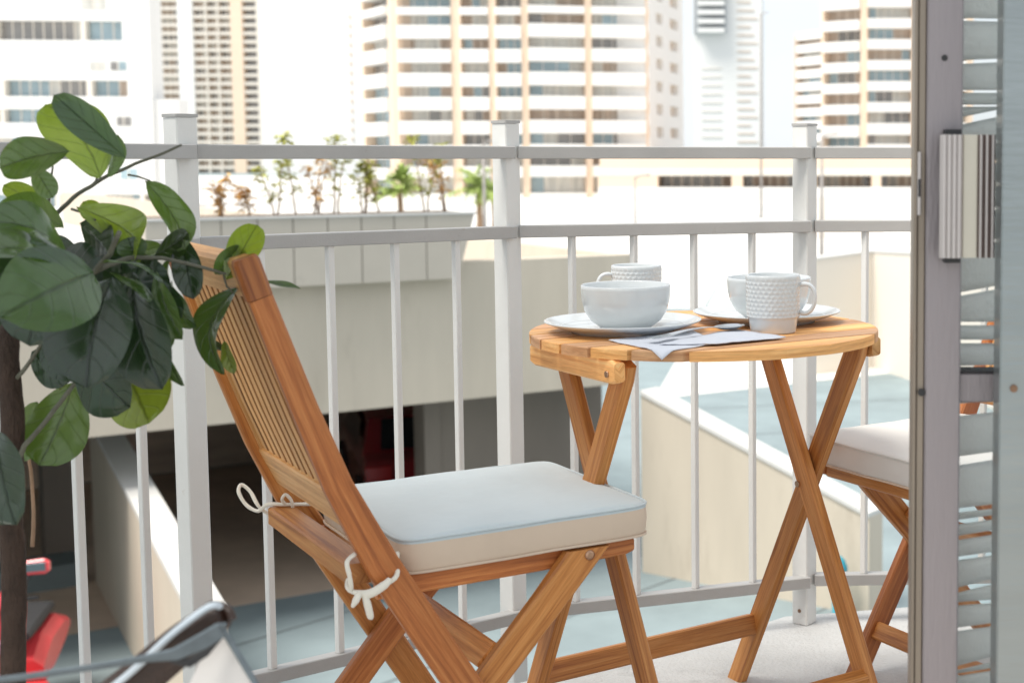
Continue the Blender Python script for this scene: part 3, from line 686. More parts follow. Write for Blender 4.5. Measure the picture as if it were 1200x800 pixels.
# ------------------------------------------------------------------ fig plant at the left
plant = empty('fig_plant', 'tall potted fig plant with round glossy green leaves at the left edge', 'plant', (-.955, 1.76, .002))
def rp(p): return V(p) - plant.location
b = MB(); b.lathe([(.0005, 0), (.095, 0), (.10, .01), (.125, .22), (.128, .24), (.118, .24), (.112, .20), (.0005, .20)], 32, cap=False); b.build('pot', M['ceramic'], plant)
b = MB()
tr = [(12, 1000, 1.76), (14, 800, 1.76), (17, 700, 1.76), (13, 600, 1.76), (14, 500, 1.76), (10, 430, 1.77), (9, 380, 1.78), (30, 340, 1.78), (55, 300, 1.79)]
pts = [rp(at(x, y, Y)) for x, y, Y in tr]; pts = [V((pts[0].x, pts[0].y, .19))] + pts[1:]
fine = []
for i in range(len(pts) - 1):
    for k in range(6):
        q = pts[i].lerp(pts[i + 1], k / 6); fine.append(q + V((mnoise.noise(q * 14), mnoise.noise(q * 14 + V((5, 5, 5))), 0)) * .003)
fine.append(pts[-1]); nf = len(fine)
b.tube(fine, [.0155 - .0045 * (i / nf) + .0012 * mnoise.noise(fine[i] * 60) - (.005 if i > nf - 14 else 0) for i in range(nf)], 14); b.build('trunk', M['bark'], plant)
def branch(path, r0, r1, m='twig'):
    pts = [rp(at(*q)) for q in path]; f_ = []
    for i in range(len(pts) - 1):
        for k in range(4): f_.append(pts[i].lerp(pts[i + 1], k / 4))
    f_.append(pts[-1]); n = len(f_)
    for i in range(1, n - 1): f_[i] = f_[i] + V((mnoise.noise(f_[i] * 40), 0, mnoise.noise(f_[i] * 40 + V((3, 3, 3))))) * .0015
    b = MB(); b.tube(f_, [r0 + (r1 - r0) * i / (n - 1) for i in range(n)], 8); b.build('branch', M[m], plant)
branch([(55, 300, 1.79), (62, 256, 1.79), (72, 244, 1.79), (98, 222, 1.79), (128, 205, 1.79), (158, 192, 1.8), (185, 182, 1.8), (213, 170, 1.81)], .0034, .0015)
branch([(150, 205, 1.79), (162, 207, 1.79), (176, 212, 1.79)], .0014, .001)
branch([(30, 340, 1.78), (80, 330, 1.74), (112, 318, 1.7), (128, 298, 1.68), (140, 272, 1.66)], .0042, .0028)
branch([(112, 318, 1.7), (150, 302, 1.72), (190, 302, 1.74), (232, 312, 1.76), (270, 322, 1.78), (300, 330, 1.79)], .0032, .0014)
branch([(14, 560, 1.76), (28, 522, 1.75), (56, 490, 1.74), (85, 452, 1.73), (110, 420, 1.72)], .0035, .0022)
branch([(12, 450, 1.77), (26, 436, 1.76), (38, 420, 1.75), (50, 400, 1.74)], .003, .0018)
branch([(58, 250, 1.79), (57, 235, 1.79), (60, 215, 1.79), (62, 195, 1.78)], .0022, .0012)
branch([(100, 222, 1.79), (112, 212, 1.79), (118, 200, 1.78)], .0018, .0012)
branch([(84, 245, 1.79), (100, 250, 1.78), (112, 258, 1.77)], .0018, .0012)
branch([(262, 320, 1.78), (266, 336, 1.78), (274, 345, 1.78)], .0014, .001)
branch([(38, 640, 1.9), (40, 600, 1.9), (36, 550, 1.9), (30, 520, 1.9)], .0028, .002, 'stem')
def leaf(base, tip, wpx, m='leaf', roll=0, Yb=1.75, Yt=None, fold=.25, curl=.15, wave=.03, facing='cam', peak=.58, bend=0):
    """leaf blade from base to tip (photo pixels at their depths); wpx = full width; roll turns it about its midrib"""
    Yt = Yt or Yb
    A, B = at(base[0], base[1], Yb), at(tip[0], tip[1], Yt)
    X = (B - A); L = X.length; X.normalize(); W = wpx * 1.12 / F * Yb / 2
    nh = V((0, -1, 0)) if facing == 'cam' else V((0, -.35, 1))
    Z = (nh - X * nh.dot(X)).normalized(); Y_ = Z.cross(X)
    if roll:
        q = Matrix.Rotation(R(roll), 3, X); Z = q @ Z; Y_ = q @ Y_
    b = MB(); NU, NV = 18, 12; g = []; sd_ = random.random() * 50
    for i in range(NU + 1):
        u = i / NU
        wu = (math.sin(math.pi * (u ** (math.log(.5) / math.log(peak)))) ** .5) if 0 < u < 1 else 0.0
        row = []
        for j in range(NV + 1):
            v = -1 + 2 * j / NV
            y = v * W * wu
            z = fold * abs(y) * (1 - .3 * abs(v)) + curl * L * (4 * u * (1 - u) - .6) * .35 + wave * L * math.sin(u * 9 + sd_ + v * 1.2) * abs(v) ** 1.5 * .5 + .012 * L * mnoise.noise(V((u * 3 + sd_, v * 2, 0)))
            # low ridges between side veins
            z += .0009 * math.sin((u - .28 * abs(v)) * 2 * math.pi * 5.5) * (1 - abs(v))
            p = A + X * (u * L) + Y_ * (y + bend * L * math.sin(math.pi * u)) + Z * z
            row.append(b.bm.verts.new(rp(p)))
        g.append(row)
    for i in range(NU):
        for j in range(NV):
            v0, v1 = -1 + 2 * j / NV, -1 + 2 * (j + 1) / NV; u0, u1 = i / NU, (i + 1) / NU
            b.face([g[i][j], g[i + 1][j], g[i + 1][j + 1], g[i][j + 1]], [(u0, v0), (u1, v0), (u1, v1), (u0, v1)], True)
    bmesh.ops.remove_doubles(b.bm, verts=b.bm.verts, dist=1e-5)
    return b.build('leaf', M[m], plant, recalc=False)
# upper cluster
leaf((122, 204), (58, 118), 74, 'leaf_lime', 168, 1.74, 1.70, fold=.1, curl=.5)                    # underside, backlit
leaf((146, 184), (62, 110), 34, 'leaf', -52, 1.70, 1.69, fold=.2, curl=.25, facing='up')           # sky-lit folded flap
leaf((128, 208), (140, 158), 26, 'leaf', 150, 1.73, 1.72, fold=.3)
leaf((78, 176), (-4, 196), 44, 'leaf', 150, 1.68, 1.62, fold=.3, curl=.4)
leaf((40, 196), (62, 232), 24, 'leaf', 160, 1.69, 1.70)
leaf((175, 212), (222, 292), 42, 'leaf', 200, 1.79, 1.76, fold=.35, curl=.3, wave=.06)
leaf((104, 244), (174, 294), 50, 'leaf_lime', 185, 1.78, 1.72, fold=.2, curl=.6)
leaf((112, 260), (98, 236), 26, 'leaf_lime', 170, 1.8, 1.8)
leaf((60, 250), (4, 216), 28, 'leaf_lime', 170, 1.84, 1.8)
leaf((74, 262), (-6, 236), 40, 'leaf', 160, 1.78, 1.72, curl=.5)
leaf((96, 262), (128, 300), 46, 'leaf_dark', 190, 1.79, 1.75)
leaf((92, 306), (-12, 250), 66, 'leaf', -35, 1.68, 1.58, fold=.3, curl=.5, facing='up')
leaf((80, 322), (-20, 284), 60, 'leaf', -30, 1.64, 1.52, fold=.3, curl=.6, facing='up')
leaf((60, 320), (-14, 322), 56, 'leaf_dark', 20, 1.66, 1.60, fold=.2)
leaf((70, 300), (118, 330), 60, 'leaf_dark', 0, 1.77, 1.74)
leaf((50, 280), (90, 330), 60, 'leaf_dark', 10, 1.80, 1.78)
# centre cluster
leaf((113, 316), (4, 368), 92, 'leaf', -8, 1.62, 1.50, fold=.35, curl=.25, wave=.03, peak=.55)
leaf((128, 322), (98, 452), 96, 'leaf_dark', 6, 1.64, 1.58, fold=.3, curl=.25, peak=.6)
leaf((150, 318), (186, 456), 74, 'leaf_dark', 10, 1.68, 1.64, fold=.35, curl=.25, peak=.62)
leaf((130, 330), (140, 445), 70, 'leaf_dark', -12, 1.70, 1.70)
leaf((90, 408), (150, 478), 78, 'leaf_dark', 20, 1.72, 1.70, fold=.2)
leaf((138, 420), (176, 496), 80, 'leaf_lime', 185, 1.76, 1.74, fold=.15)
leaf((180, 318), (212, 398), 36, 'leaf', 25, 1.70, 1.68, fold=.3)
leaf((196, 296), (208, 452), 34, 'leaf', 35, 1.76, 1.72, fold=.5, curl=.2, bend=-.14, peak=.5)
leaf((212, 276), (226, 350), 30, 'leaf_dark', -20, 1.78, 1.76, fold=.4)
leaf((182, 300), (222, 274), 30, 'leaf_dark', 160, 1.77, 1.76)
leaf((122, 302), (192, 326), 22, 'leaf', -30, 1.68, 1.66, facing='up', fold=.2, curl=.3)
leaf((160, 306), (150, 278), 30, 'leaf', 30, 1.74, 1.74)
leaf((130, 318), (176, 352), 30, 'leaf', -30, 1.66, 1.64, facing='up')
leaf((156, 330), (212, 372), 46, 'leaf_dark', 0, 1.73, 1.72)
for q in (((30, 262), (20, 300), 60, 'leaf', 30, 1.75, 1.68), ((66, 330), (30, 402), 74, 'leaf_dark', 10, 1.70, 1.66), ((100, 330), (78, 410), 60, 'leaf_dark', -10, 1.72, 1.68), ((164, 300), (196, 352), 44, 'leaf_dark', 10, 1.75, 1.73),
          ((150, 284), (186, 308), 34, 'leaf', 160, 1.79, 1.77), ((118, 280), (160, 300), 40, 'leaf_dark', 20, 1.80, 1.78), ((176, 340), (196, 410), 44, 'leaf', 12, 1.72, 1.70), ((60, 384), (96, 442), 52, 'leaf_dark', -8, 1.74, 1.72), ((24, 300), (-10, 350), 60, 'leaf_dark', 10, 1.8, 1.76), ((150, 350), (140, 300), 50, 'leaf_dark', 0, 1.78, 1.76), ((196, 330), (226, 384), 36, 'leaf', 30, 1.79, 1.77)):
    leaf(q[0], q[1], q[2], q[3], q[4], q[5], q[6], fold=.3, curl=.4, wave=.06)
# right branch
leaf((266, 326), (302, 262), 34, 'leaf_lime', 200, 1.78, 1.77, fold=.5, curl=.3)
leaf((252, 322), (284, 288), 26, 'leaf', 30, 1.785, 1.78, fold=.4)
leaf((276, 334), (256, 438), 42, 'leaf', 30, 1.78, 1.76, fold=.5, curl=.3, bend=-.22, wave=.05, peak=.5)
leaf((262, 400), (274, 438), 18, 'leaf_lime', 20, 1.80, 1.80)
leaf((298, 329), (352, 337), 9, 'leaf', 10, 1.79, 1.79, fold=.3, facing='up')
leaf((228, 396), (262, 410), 15, 'leaf_dark', 0, 1.84, 1.84, facing='up')
# lower left
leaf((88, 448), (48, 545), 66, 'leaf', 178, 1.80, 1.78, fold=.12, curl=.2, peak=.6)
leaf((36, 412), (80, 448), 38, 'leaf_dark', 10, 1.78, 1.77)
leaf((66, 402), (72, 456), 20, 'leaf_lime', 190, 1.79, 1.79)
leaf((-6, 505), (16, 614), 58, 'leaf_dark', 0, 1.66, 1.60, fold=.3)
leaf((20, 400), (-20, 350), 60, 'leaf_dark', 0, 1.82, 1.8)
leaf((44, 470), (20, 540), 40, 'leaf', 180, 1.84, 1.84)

# ------------------------------------------------------------------ bag at the lower left, inside the room
YG = 1.22
bag = empty('shoulder_bag', 'dark brown and white bag with a thin grey strap in the lower left corner', 'bag', (at(240, 780, YG).x, YG, 0))
def rb(p): return V(p) - bag.location
def bp(x, y, dy=0): return rb(at(x, y, YG + dy))
b = MB()      # brown leather side, sloping band of the bag mouth
b.sweep([bp(90, 850), bp(160, 798), bp(215, 752), bp(255, 722), bp(262, 719)], (0, 1, 0), [.034, .036, .034, .028, .018], .03, .008); b.build('leather_flap', M['leather'], bag)
b = MB(); b.tube(smooth_path([bp(96, 832, -.02), bp(150, 790, -.02), bp(200, 744, -.02), bp(236, 716, -.02), bp(250, 709, -.018), bp(258, 710, -.012)]), .0030, 10); b.build('piping_or_highlight', M['piping_or_highlight'], bag)  # pale blue tube stands in for the glossy highlight on the leather
b = MB(); b.tube(smooth_path([bp(96, 826, .01), bp(155, 786, .01), bp(205, 741, .01), bp(240, 714, .01), bp(252, 709, .008), bp(266, 713, .004), bp(272, 726, 0)]), .0042, 10); b.build('rolled_edge', M['leather'], bag)
b = MB()      # white canvas body
poly = [(262, 742), (300, 800), (330, 860), (200, 860), (222, 800), (238, 766)]
lo = [b.bm.verts.new(bp(x, y, -.01)) for x, y in poly]; hi = [b.bm.verts.new(bp(x, y, .05)) for x, y in poly]
b.face(lo); b.face(hi[::-1])
for i in range(6): b.face([lo[i], lo[(i + 1) % 6], hi[(i + 1) % 6], hi[i]])
c0 = rb((at(215, 860, YG).x, YG - .01, 0)); c1 = rb((at(330, 860, YG).x, YG + .05, 0))
b.box((c0.x - .03, c0.y, 0), (c1.x, c1.y, bp(200, 859).z - .0005), .01)
b.build('canvas_body', M['bagwhite'], bag)
b = MB(); b.sweep([bp(262, 738, -.014), bp(298, 798, -.014), bp(330, 858, -.014)], (0, 1, 0), .005, .004, .001); b.build('trim', M['strap'], bag)
b = MB(); b.sweep([bp(-30, 800, -.05), bp(40, 791, -.048), bp(110, 781, -.045), bp(170, 771, -.042), bp(205, 766, -.038), bp(235, 752, -.036), bp(258, 738, -.034), bp(263, 735, -.03)], V((0, .9, .4)), [.006, .0065, .0065, .0075, .012, .015, .015, .012], .003, .001); b.build('strap', M['strap'], bag)
b = MB(); b.sweep([bp(200, 772, -.034), bp(222, 776, -.03), bp(240, 764, -.024), bp(258, 744, -.02)], (0, 1, 0), [.006, .008, .008, .006], .004, .001); b.build('buckle', M['black'], bag)

# ------------------------------------------------------------------ street level
b = MB(); s = 3000.0
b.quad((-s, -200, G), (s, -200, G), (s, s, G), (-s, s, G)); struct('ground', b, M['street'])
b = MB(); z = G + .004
b.quad((-2.9, 29.8, z), (6, 36.2, z), (160, 400, z), (-3, 400, z)); b.quad((-250, 48, z), (-3.01, 48, z), (-3.01, 400, z), (-250, 400, z)); struct('sun_painted_ground', b, mat_plain('sun_painted_pale', (.66, .65, .62), .85, .05, .2))  # pale sheet paints the sunlit part of the ground

# parking deck across the yard. Front line from A0 along DD
A0 = V((-5.973, 14.571, 0)); DD = V((.816, .578, 0)).normalized(); NN = V((-DD.y, DD.x, 0))         # NN points away from us
def dk(s_, n_, z): p = A0 + DD * s_ + NN * n_; return V((p.x, p.y, z))
def dbox(b, s0, s1, n0, n1, z0, z1):
    c = A0 + DD * (s0 + s1) / 2 + NN * (n0 + n1) / 2; b.obox((c.x, c.y), DD, NN, s1 - s0, n1 - n0, z0, z1)
deck = empty('parking_deck', 'beige concrete parking deck with a dark open level behind the railing', 'building', A0 + DD * 2.5)
def dpart(name, b, m): 
    o = b.build(name, m); o.parent = deck; o.matrix_parent_inverse = Matrix.Translation(-deck.location); return o
S_END = 4.98
def s_at(px, n, y=560):
    r = ray(px, y); base_pt = A0 + NN * n; t = (base_pt - ORG).dot(NN) / r.dot(NN); return (ORG + r * t - A0).dot(DD)
S_PAN = s_at(497, .9)
b = MB(); dbox(b, -30, S_END, 0, .25, -1.72, -.168); dpart('parapet_beam', b, M['beam'])
b = MB(); dbox(b, -30, S_END, .252, 40, -1.70, -1.25); dpart('deck_slab', b, M['capwhite'])
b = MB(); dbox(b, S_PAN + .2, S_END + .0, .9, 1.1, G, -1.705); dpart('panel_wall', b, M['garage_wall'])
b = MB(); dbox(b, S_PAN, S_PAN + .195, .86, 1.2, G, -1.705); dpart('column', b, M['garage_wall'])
b = MB(); dbox(b, -30, S_END, 9.0, 9.2, G, -1.705); dpart('back_wall', b, M['dark_wall'])
b = MB(); dbox(b, S_END - .25, S_END, .255, 40, G, -1.705) if False else dbox(b, S_END - .2, S_END, 1.105, 40, G, -1.705); dpart('side_wall', b, M['beam'])
b = MB(); dbox(b, S_END + .002, S_END + .2, .26, 40, -1.72, -.5) if False else dbox(b, S_END - .2, S_END, .253, 40, -1.245, -.172); dpart('side_parapet', b, M['beam'])
for s0 in (-3.4, -4.1):
    b = MB(); dbox(b, s0, s0 + .28, .35, .75, G, -1.705); dpart('column', b, M['planter'])
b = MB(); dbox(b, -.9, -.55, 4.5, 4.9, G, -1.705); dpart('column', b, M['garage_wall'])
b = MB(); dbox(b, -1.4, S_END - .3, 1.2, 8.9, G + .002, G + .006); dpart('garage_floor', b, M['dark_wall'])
# joints in the yard paving and a drain cover
b = MB()
for k in range(7):
    p_ = V((-9 + k * 2.6, 10.0)); q_ = p_ + V((9.5, 13.2)); d_ = (q_ - p_).normalized(); n_ = V((-d_.y, d_.x)) * .018; z = G + .004
    b.quad((*(p_ - n_), z), (*(q_ - n_), z), (*(q_ + n_), z), (*(p_ + n_), z))
for k in range(5):
    p_ = V((-2.5, 19.5 + k * 3.0)); q_ = p_ + V((9, 2.4)); n_ = V((-.26, .97)) * .02; z = G + .004
    b.quad((*(p_ - n_), z), (*(q_ - n_), z), (*(q_ + n_), z), (*(p_ + n_), z))
struct('paving_joint', b, mat_plain('dark_joint', (.13, .15, .155), .9, .2, 3))
# step at the far left
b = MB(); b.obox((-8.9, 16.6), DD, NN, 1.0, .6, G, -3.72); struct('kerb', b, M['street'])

# ramp parapets
def wall_between(name, label, p0, p1, zt0, zt1, th, side, cat='wall'):
    """free-standing wall from p0 to p1 (base, near face), sloping top with a pale coping"""
    p0, p1 = V((*p0, 0)), V((*p1, 0)); e = (p1 - p0).normalized(); n = V((-e.y, e.x, 0)) * side
    t = empty(name, label, cat, ((p0.x + p1.x) / 2, (p0.y + p1.y) / 2, G))
    b = MB(); pr = []
    for p, zt in ((p0, zt0), (p1, zt1)):
        pr.append([b.bm.verts.new(V((q.x, q.y, z)) - t.location) for q, z in ((p, G), (p + n * th, G), (p + n * th, zt - .03), (p, zt - .03))])
    a, c = pr
    for i in range(4): b.face([a[i], a[(i + 1) % 4], c[(i + 1) % 4], c[i]])
    b.face(a[::-1]); b.face(c); b.build('wall_body', M['beam'], t)
    b = MB(); pr = []
    for p, zt in ((p0, zt0), (p1, zt1)):
        pr.append([b.bm.verts.new(V((q.x, q.y, z)) - t.location) for q, z in ((p - n * .02, zt - .03), (p + n * (th + .02), zt - .03), (p + n * (th + .02), zt + .02), (p - n * .02, zt + .02))])
    a, c = pr
    for i in range(4): b.face([a[i], a[(i + 1) % 4], c[(i + 1) % 4], c[i]])
    b.face(a[::-1]); b.face(c); b.build('coping', M['capwhite'], t)
    return t
wall_between('ramp_parapet', 'beige ramp wall with pale coping running down right below the table', (-1.83, 17.2), (.82, 15.49), -1.80, -2.87, .30, 1)
wall_between('ramp_parapet', 'beige ramp wall with pale coping seen through the left pickets beside the driveway', (-8.258, 16.807), (-4.72, 11.17), -2.06, -2.62, .24, 1)
wall_between('boundary_wall', 'tall pale wall at the far right beyond the railing', (.486, 33.2), (1.9, 34.4), -1.32, -1.22, .3, 1)
wall_between('boundary_wall', 'tall pale wall section coming forward at the far right next to the door frame', (1.902, 34.38), (4.6, 27.0), -1.22, -.9, .3, 1)
for o in bpy.data.objects:
    if o.name.startswith('wall_body') and o.parent and o.parent.name.startswith('boundary'): o.data.materials[0] = M['cream']

# planter trough hung over the beam
pl = empty('planter_trough', 'long warm grey planter trough with seams on top of the beige beam', 'planter', A0 + DD * 1 + V((0, 0, -.3)))
def dprism(b, s0, s1, sec, s1b=None):
    """extrude section [(n,z)...] along the deck line from s0 to s1; s1b: per-point end"""
    A = [b.bm.verts.new(dk(s0, n, z) - pl.location) for n, z in sec]; B = [b.bm.verts.new(dk((s1b[i] if s1b else s1), n, z) - pl.location) for i, (n, z) in enumerate(sec)]
    m = len(sec)
    for i in range(m): b.face([A[i], A[(i + 1) % m], B[(i + 1) % m], B[i]])
    b.face(A[::-1]); b.face(B)
sec = [(-.22, -.33), (-.22, .37), (.75, .37), (.75, -.165), (.0, -.165), (.0, -.33)]
# panels with narrow seams
s_top = 2.84; s_bot = 2.64; seg = .355
k = -12; x = s_bot - seg
b = MB(); dprism(b, s_bot - seg + .006, s_bot, sec, [s_bot, s_top, s_top, s_bot, s_bot, s_bot]); b.build('trough_panel', M['planter'], pl)
for k in range(1, 9):
    x1 = s_bot - seg * k - .006; x0 = s_bot - seg * (k + 1) + .006
    b = MB(); dprism(b, x0, x1, sec); b.build('trough_panel', M['planter'], pl)
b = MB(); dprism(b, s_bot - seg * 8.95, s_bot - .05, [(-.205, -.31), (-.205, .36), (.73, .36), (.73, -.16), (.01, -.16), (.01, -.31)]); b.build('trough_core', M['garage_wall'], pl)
b = MB(); dprism(b, s_bot - seg * 8.95, s_top + .02, [(-.235, .372), (-.235, .395), (-.13, .395), (-.13, .372)]); b.build('rim', M['capwhite'], pl)
b = MB(); dprism(b, s_bot - seg * 8.95, s_top, [(-.128, .371), (-.128, .385), (.75, .385), (.75, .371)]); b.build('soil', M['soil'], pl)

# plants in the trough
def tuft_leaf(b, p, d, L, w):
    d = d.normalized(); sd_ = d.cross(V((0, 0, 1)));
    if sd_.length < .1: sd_ = V((1, 0, 0))
    sd_.normalize(); m_ = p + d * L * .5 + V((0, 0, .1 * L)); e = p + d * L - V((0, 0, .25 * L))
    v = [b.bm.verts.new(q) for q in (p, m_ - sd_ * w, e, m_ + sd_ * w)]; b.face(v)
def stem_plant(px, ytop, kind, label, name='shrub', seed=0, n_leaf=40):
    rnd = random.Random(seed + px)
    # find s along deck line for the pixel column at planter depth
    r = ray(px, 252); nn = NN; base_pt = A0 + NN * .25
    tt = (base_pt - ORG).dot(nn) / r.dot(nn); p = ORG + r * tt; p.z = .39
    ztop = at(px, ytop, p.y).z; h = ztop - p.z
    t = empty(name, label, 'plant', p, group='plants growing in the trough')
    stems = rnd.randint(1, 3) if kind != 'palm' else 1
    b = MB(); tips = []
    for k in range(stems):
        hh = h * rnd.uniform(.75, 1) if k else h; lean = V((rnd.uniform(-.10, .10), rnd.uniform(-.06, .06), 0)) * (1 + h)
        o_ = V((rnd.uniform(-.05, .05), rnd.uniform(-.05, .05), -.01)) * (k > 0)
        pts = [o_ + lean * (j / 6) ** 1.5 + V((rnd.uniform(-.008, .008), 0, hh * j / 6)) for j in range(7)]
        b.tube(pts, [.011 - .006 * j / 6 for j in range(7)], 6); tips.append(pts)
    b.build('stem', M['stem'], t)
    mats = {'lime': 'fol_lime', 'orange': 'fol_orange', 'palm': 'fol_green'}[kind]
    b = MB()
    for pts in tips:
        if kind == 'palm':
            for k in range(n_leaf):
                a = rnd.uniform(0, 6.28); el = rnd.uniform(.1, 1.3); d = V((math.cos(a) * math.cos(el), math.sin(a) * math.cos(el), math.sin(el)))
                tuft_leaf(b, pts[-1], d, rnd.uniform(.16, .34), .018)
        else:
            for k in range(n_leaf // stems + 6):
                j = rnd.choice([2, 3, 4, 5, 5, 6, 6, 6]); q = pts[j] + V((rnd.uniform(-.05, .05), rnd.uniform(-.05, .05), rnd.uniform(-.05, .05)))
                a = rnd.uniform(0, 6.28); d = V((math.cos(a), math.sin(a), rnd.uniform(-.3, .8)))
                tuft_leaf(b, q, d, rnd.uniform(.05, .11), rnd.uniform(.015, .03))
    b.build('foliage', M[mats], t)
for i, (px, yt, kd, lb) in enumerate([
    (258, 212, 'orange', 'small orange brown plant at the left end of the trough beside the railing post'),
    (292, 225, 'orange', 'low orange brown plant second from the left in the trough'),
    (326, 190, 'lime', 'thin lone stem plant with sparse green leaves left of the two tallest stems'),
    (346, 163, 'lime', 'tall thin plant with a lime tip rising above the top rail'),
    (369, 190, 'orange', 'twin stem plant with brownish leaves behind the tall thin plant'),
    (392, 164, 'lime', 'second tall stem plant with a small lime tip just above the top rail'),
    (428, 188, 'lime', 'bushy yellow green plant left of the palm like plant in the trough'),
    (444, 196, 'lime', 'leaning yellow green plant touching the palm like plant'),
    (468, 214, 'palm', 'palm like plant with spiky upright fronds near the trough right end'),
    (497, 165, 'lime', 'slender plant in front of the apartment tower with leaves around the top rail'),
    (522, 178, 'orange', 'rightmost brown stemmed plant in the trough')]):
    stem_plant(px, yt, kd, lb, seed=i * 11, n_leaf=110 if kd != 'palm' else 90)

# palms and bushes far behind, lamp posts
def palm(px, ybase, ytop, Y, label, rad=1.8):
    p = at(px, ybase, Y); h = at(px, ytop, Y).z - p.z
    z0 = G; t = empty('palm_tree', label, 'tree', (p.x, p.y, z0), group='green palms in front of the apartment tower')
    b = MB(); H_ = p.z + h - z0; b.tube([(0, 0, 0), (.1, 0, H_ * .5), (0, .1, H_)], [.22, .16, .13], 8); b.build('trunk', M['stem'], t)
    b = MB(); rnd = random.Random(px)
    for k in range(26):
        a = rnd.uniform(0, 6.28); el = rnd.uniform(-.2, 1.2); d = V((math.cos(a) * math.cos(el), math.sin(a) * math.cos(el), math.sin(el)))
        for j in range(7):
            q = V((0, 0, H_)) + d * rad * (j / 7) - V((0, 0, rad * .35 * (j / 7) ** 2))
            for s_ in (-1, 1): tuft_leaf(b, q, d * .6 + d.cross(V((0, 0, 1))) * s_ + V((0, 0, -.3)), rad * .4, .09)
    b.build('crown', M['fol_green'], t)
palm(468, 245, 222, 75, 'green palm left of the lamp post, lower than the tower windows', 1.2)
palm(560, 245, 218, 75, 'green palm directly behind the thin lamp post', 1.6)
palm(578, 245, 226, 82, 'green palm between the lamp post and the middle railing post', 1.4)
def street_lamp(px, ytop, ybot, Y, label, r=.07):
    p = at(px, 200, Y); zt = at(px, ytop, Y).z
    t = empty('street_lamp', label, 'street lamp', (p.x, p.y, -1.25 if ybot < 0 else G), group='thin lamp posts in the yard')
    z0 = t.location.z; H_ = zt - z0
    b = MB(); b.tube([(0, 0, 0), (0, 0, H_ * .5), (0, 0, H_)], [r, r * .8, r * .6], 10); b.build('pole', M['lamp_grey'], t)
    b = MB(); b.sweep([(0, 0, H_ - .02), (.25, -.2, H_ + .08), (.6, -.45, H_ + .1)], (0, 0, 1), [.08, .09, .2], .07, .02); b.build('lamp_head', M['lamp_grey'], t)
street_lamp(567, 168, 305, 48, 'thin grey lamp post left of the middle railing post', .075)
street_lamp(744, 208, 300, 60, 'short grey lamp post right of the middle railing post', .07)
street_lamp(963, 160, 300, 58, 'grey lamp post just right of the right railing post', .09)
street_lamp(892, 17, 300, 120, 'very tall thin lamp post in front of the far white tower', .12)

# ------------------------------------------------------------------ buildings
def bld(name, label, x0, x1, Y0, Y1, ztop, body, yref=120):
    a = at(x0, yref, Y0); c = at(x1, yref, Y1); a.z = c.z = G
    t = empty(name, label, 'building', ((a.x + c.x) / 2, (a.y + c.y) / 2, G)); return t
class Facade:
    """one straight face between two photo columns, each at its distance; parts hang on root"""
    def __init__(s, root, x0, Y0, x1, Y1):
        s.root = root; s.a = at(x0, 120, Y0); s.c = at(x1, 120, Y1); s.a.z = s.c.z = 0; s.x0, s.x1 = x0, x1
        s.e = (s.c - s.a).normalized(); s.n = V((s.e.y, -s.e.x, 0)); s.L = (s.c - s.a).length; s.Y = (Y0 + Y1) / 2
    def S(s, px):            # metres along the face for a photo column
        r = ray(px, 120); n = s.n; t = (s.a - ORG).dot(n) / V((r.x, r.y, 0)).dot(n) if True else 0
        p = V((r.x, r.y, 0)) * t; return (p - s.a).dot(s.e)
    def Z(s, y): return at(PXC, y, s.Y).z
    def box(s, b, s0, s1, d0, d1, z0, z1):
        c = s.a + s.e * (s0 + s1) / 2 + s.n * (d0 + d1) / 2 - s.root.location
        b.obox((c.x, c.y), s.e, s.n, s1 - s0, d1 - d0, z0 - s.root.location.z, z1 - s.root.location.z)
    def part(s, name, m, *boxes):
        b = MB()
        for q in boxes: s.box(b, *q)
        return b.build(name, m, s.root)
    def window(s, s0, s1, z0, z1, d, rnd, tones=('glassA', 'curtain', 'glassB', 'curtain2'), panes=4, mull=.08):
        b = MB(); w = (s1 - s0) / panes
        # cluster the tones: neighbouring panes tend to match
        cur = rnd.randrange(len(tones))
        for k in range(panes):
            if rnd.random() < .45: cur = rnd.randrange(len(tones))
            b.mi = cur; s.box(b, s0 + w * k + .02, s0 + w * (k + 1) - .02, d, d + .05, z0, z1)
        b.mi = len(tones)
        for k in range(1, panes): s.box(b, s0 + w * k - mull / 2, s0 + w * k + mull / 2, d + .052, d + .10, z0, z1)
        return b.build('window', [M[q] for q in tones] + [M['cream']], s.root)
def px2z(y, Y): return at(PXC, y, Y).z

# A: white hotel at the left
YA = 145
A = bld('hotel_building', 'white hotel with wide window bands behind the leaves at the far left', -120, 176, YA, YA, 40, 'white')
fa = Facade(A, -140, YA, 178, YA + 2); S, Z = fa.S, fa.Z
rnd = random.Random(3)
fa.part('body', M['white'], (0, fa.L, -3.5, -1.3, G, Z(-60)))
rowsA = [(-40, -24), (24, 47), (94, 113), (128, 144), (162, 178), (228, 243)]
edges = [Z(-60)]
for i, (yt, yb) in enumerate(rowsA):
    zt, zb = Z(yt), Z(yb); fa.part('floor_band', M['white'], (0, fa.L, -1.25, .0, zt, edges[-1])); edges.append(zb)
fa.part('floor_band', M['white'], (0, fa.L, -1.25, 0, G, edges[-1]))
baysA = {0: [(-100, 0), (3, 100), (104, 145)], 1: [(-100, -2), (0, 98), (103, 146)], 2: [(-100, -2), (6, 102), (108, 150)], 3: [(-100, 0), (4, 60), (64, 100)], 4: [(-90, 30), (36, 98)], 5: [(-90, 60), (66, 112), (118, 160), (165, 176)]}
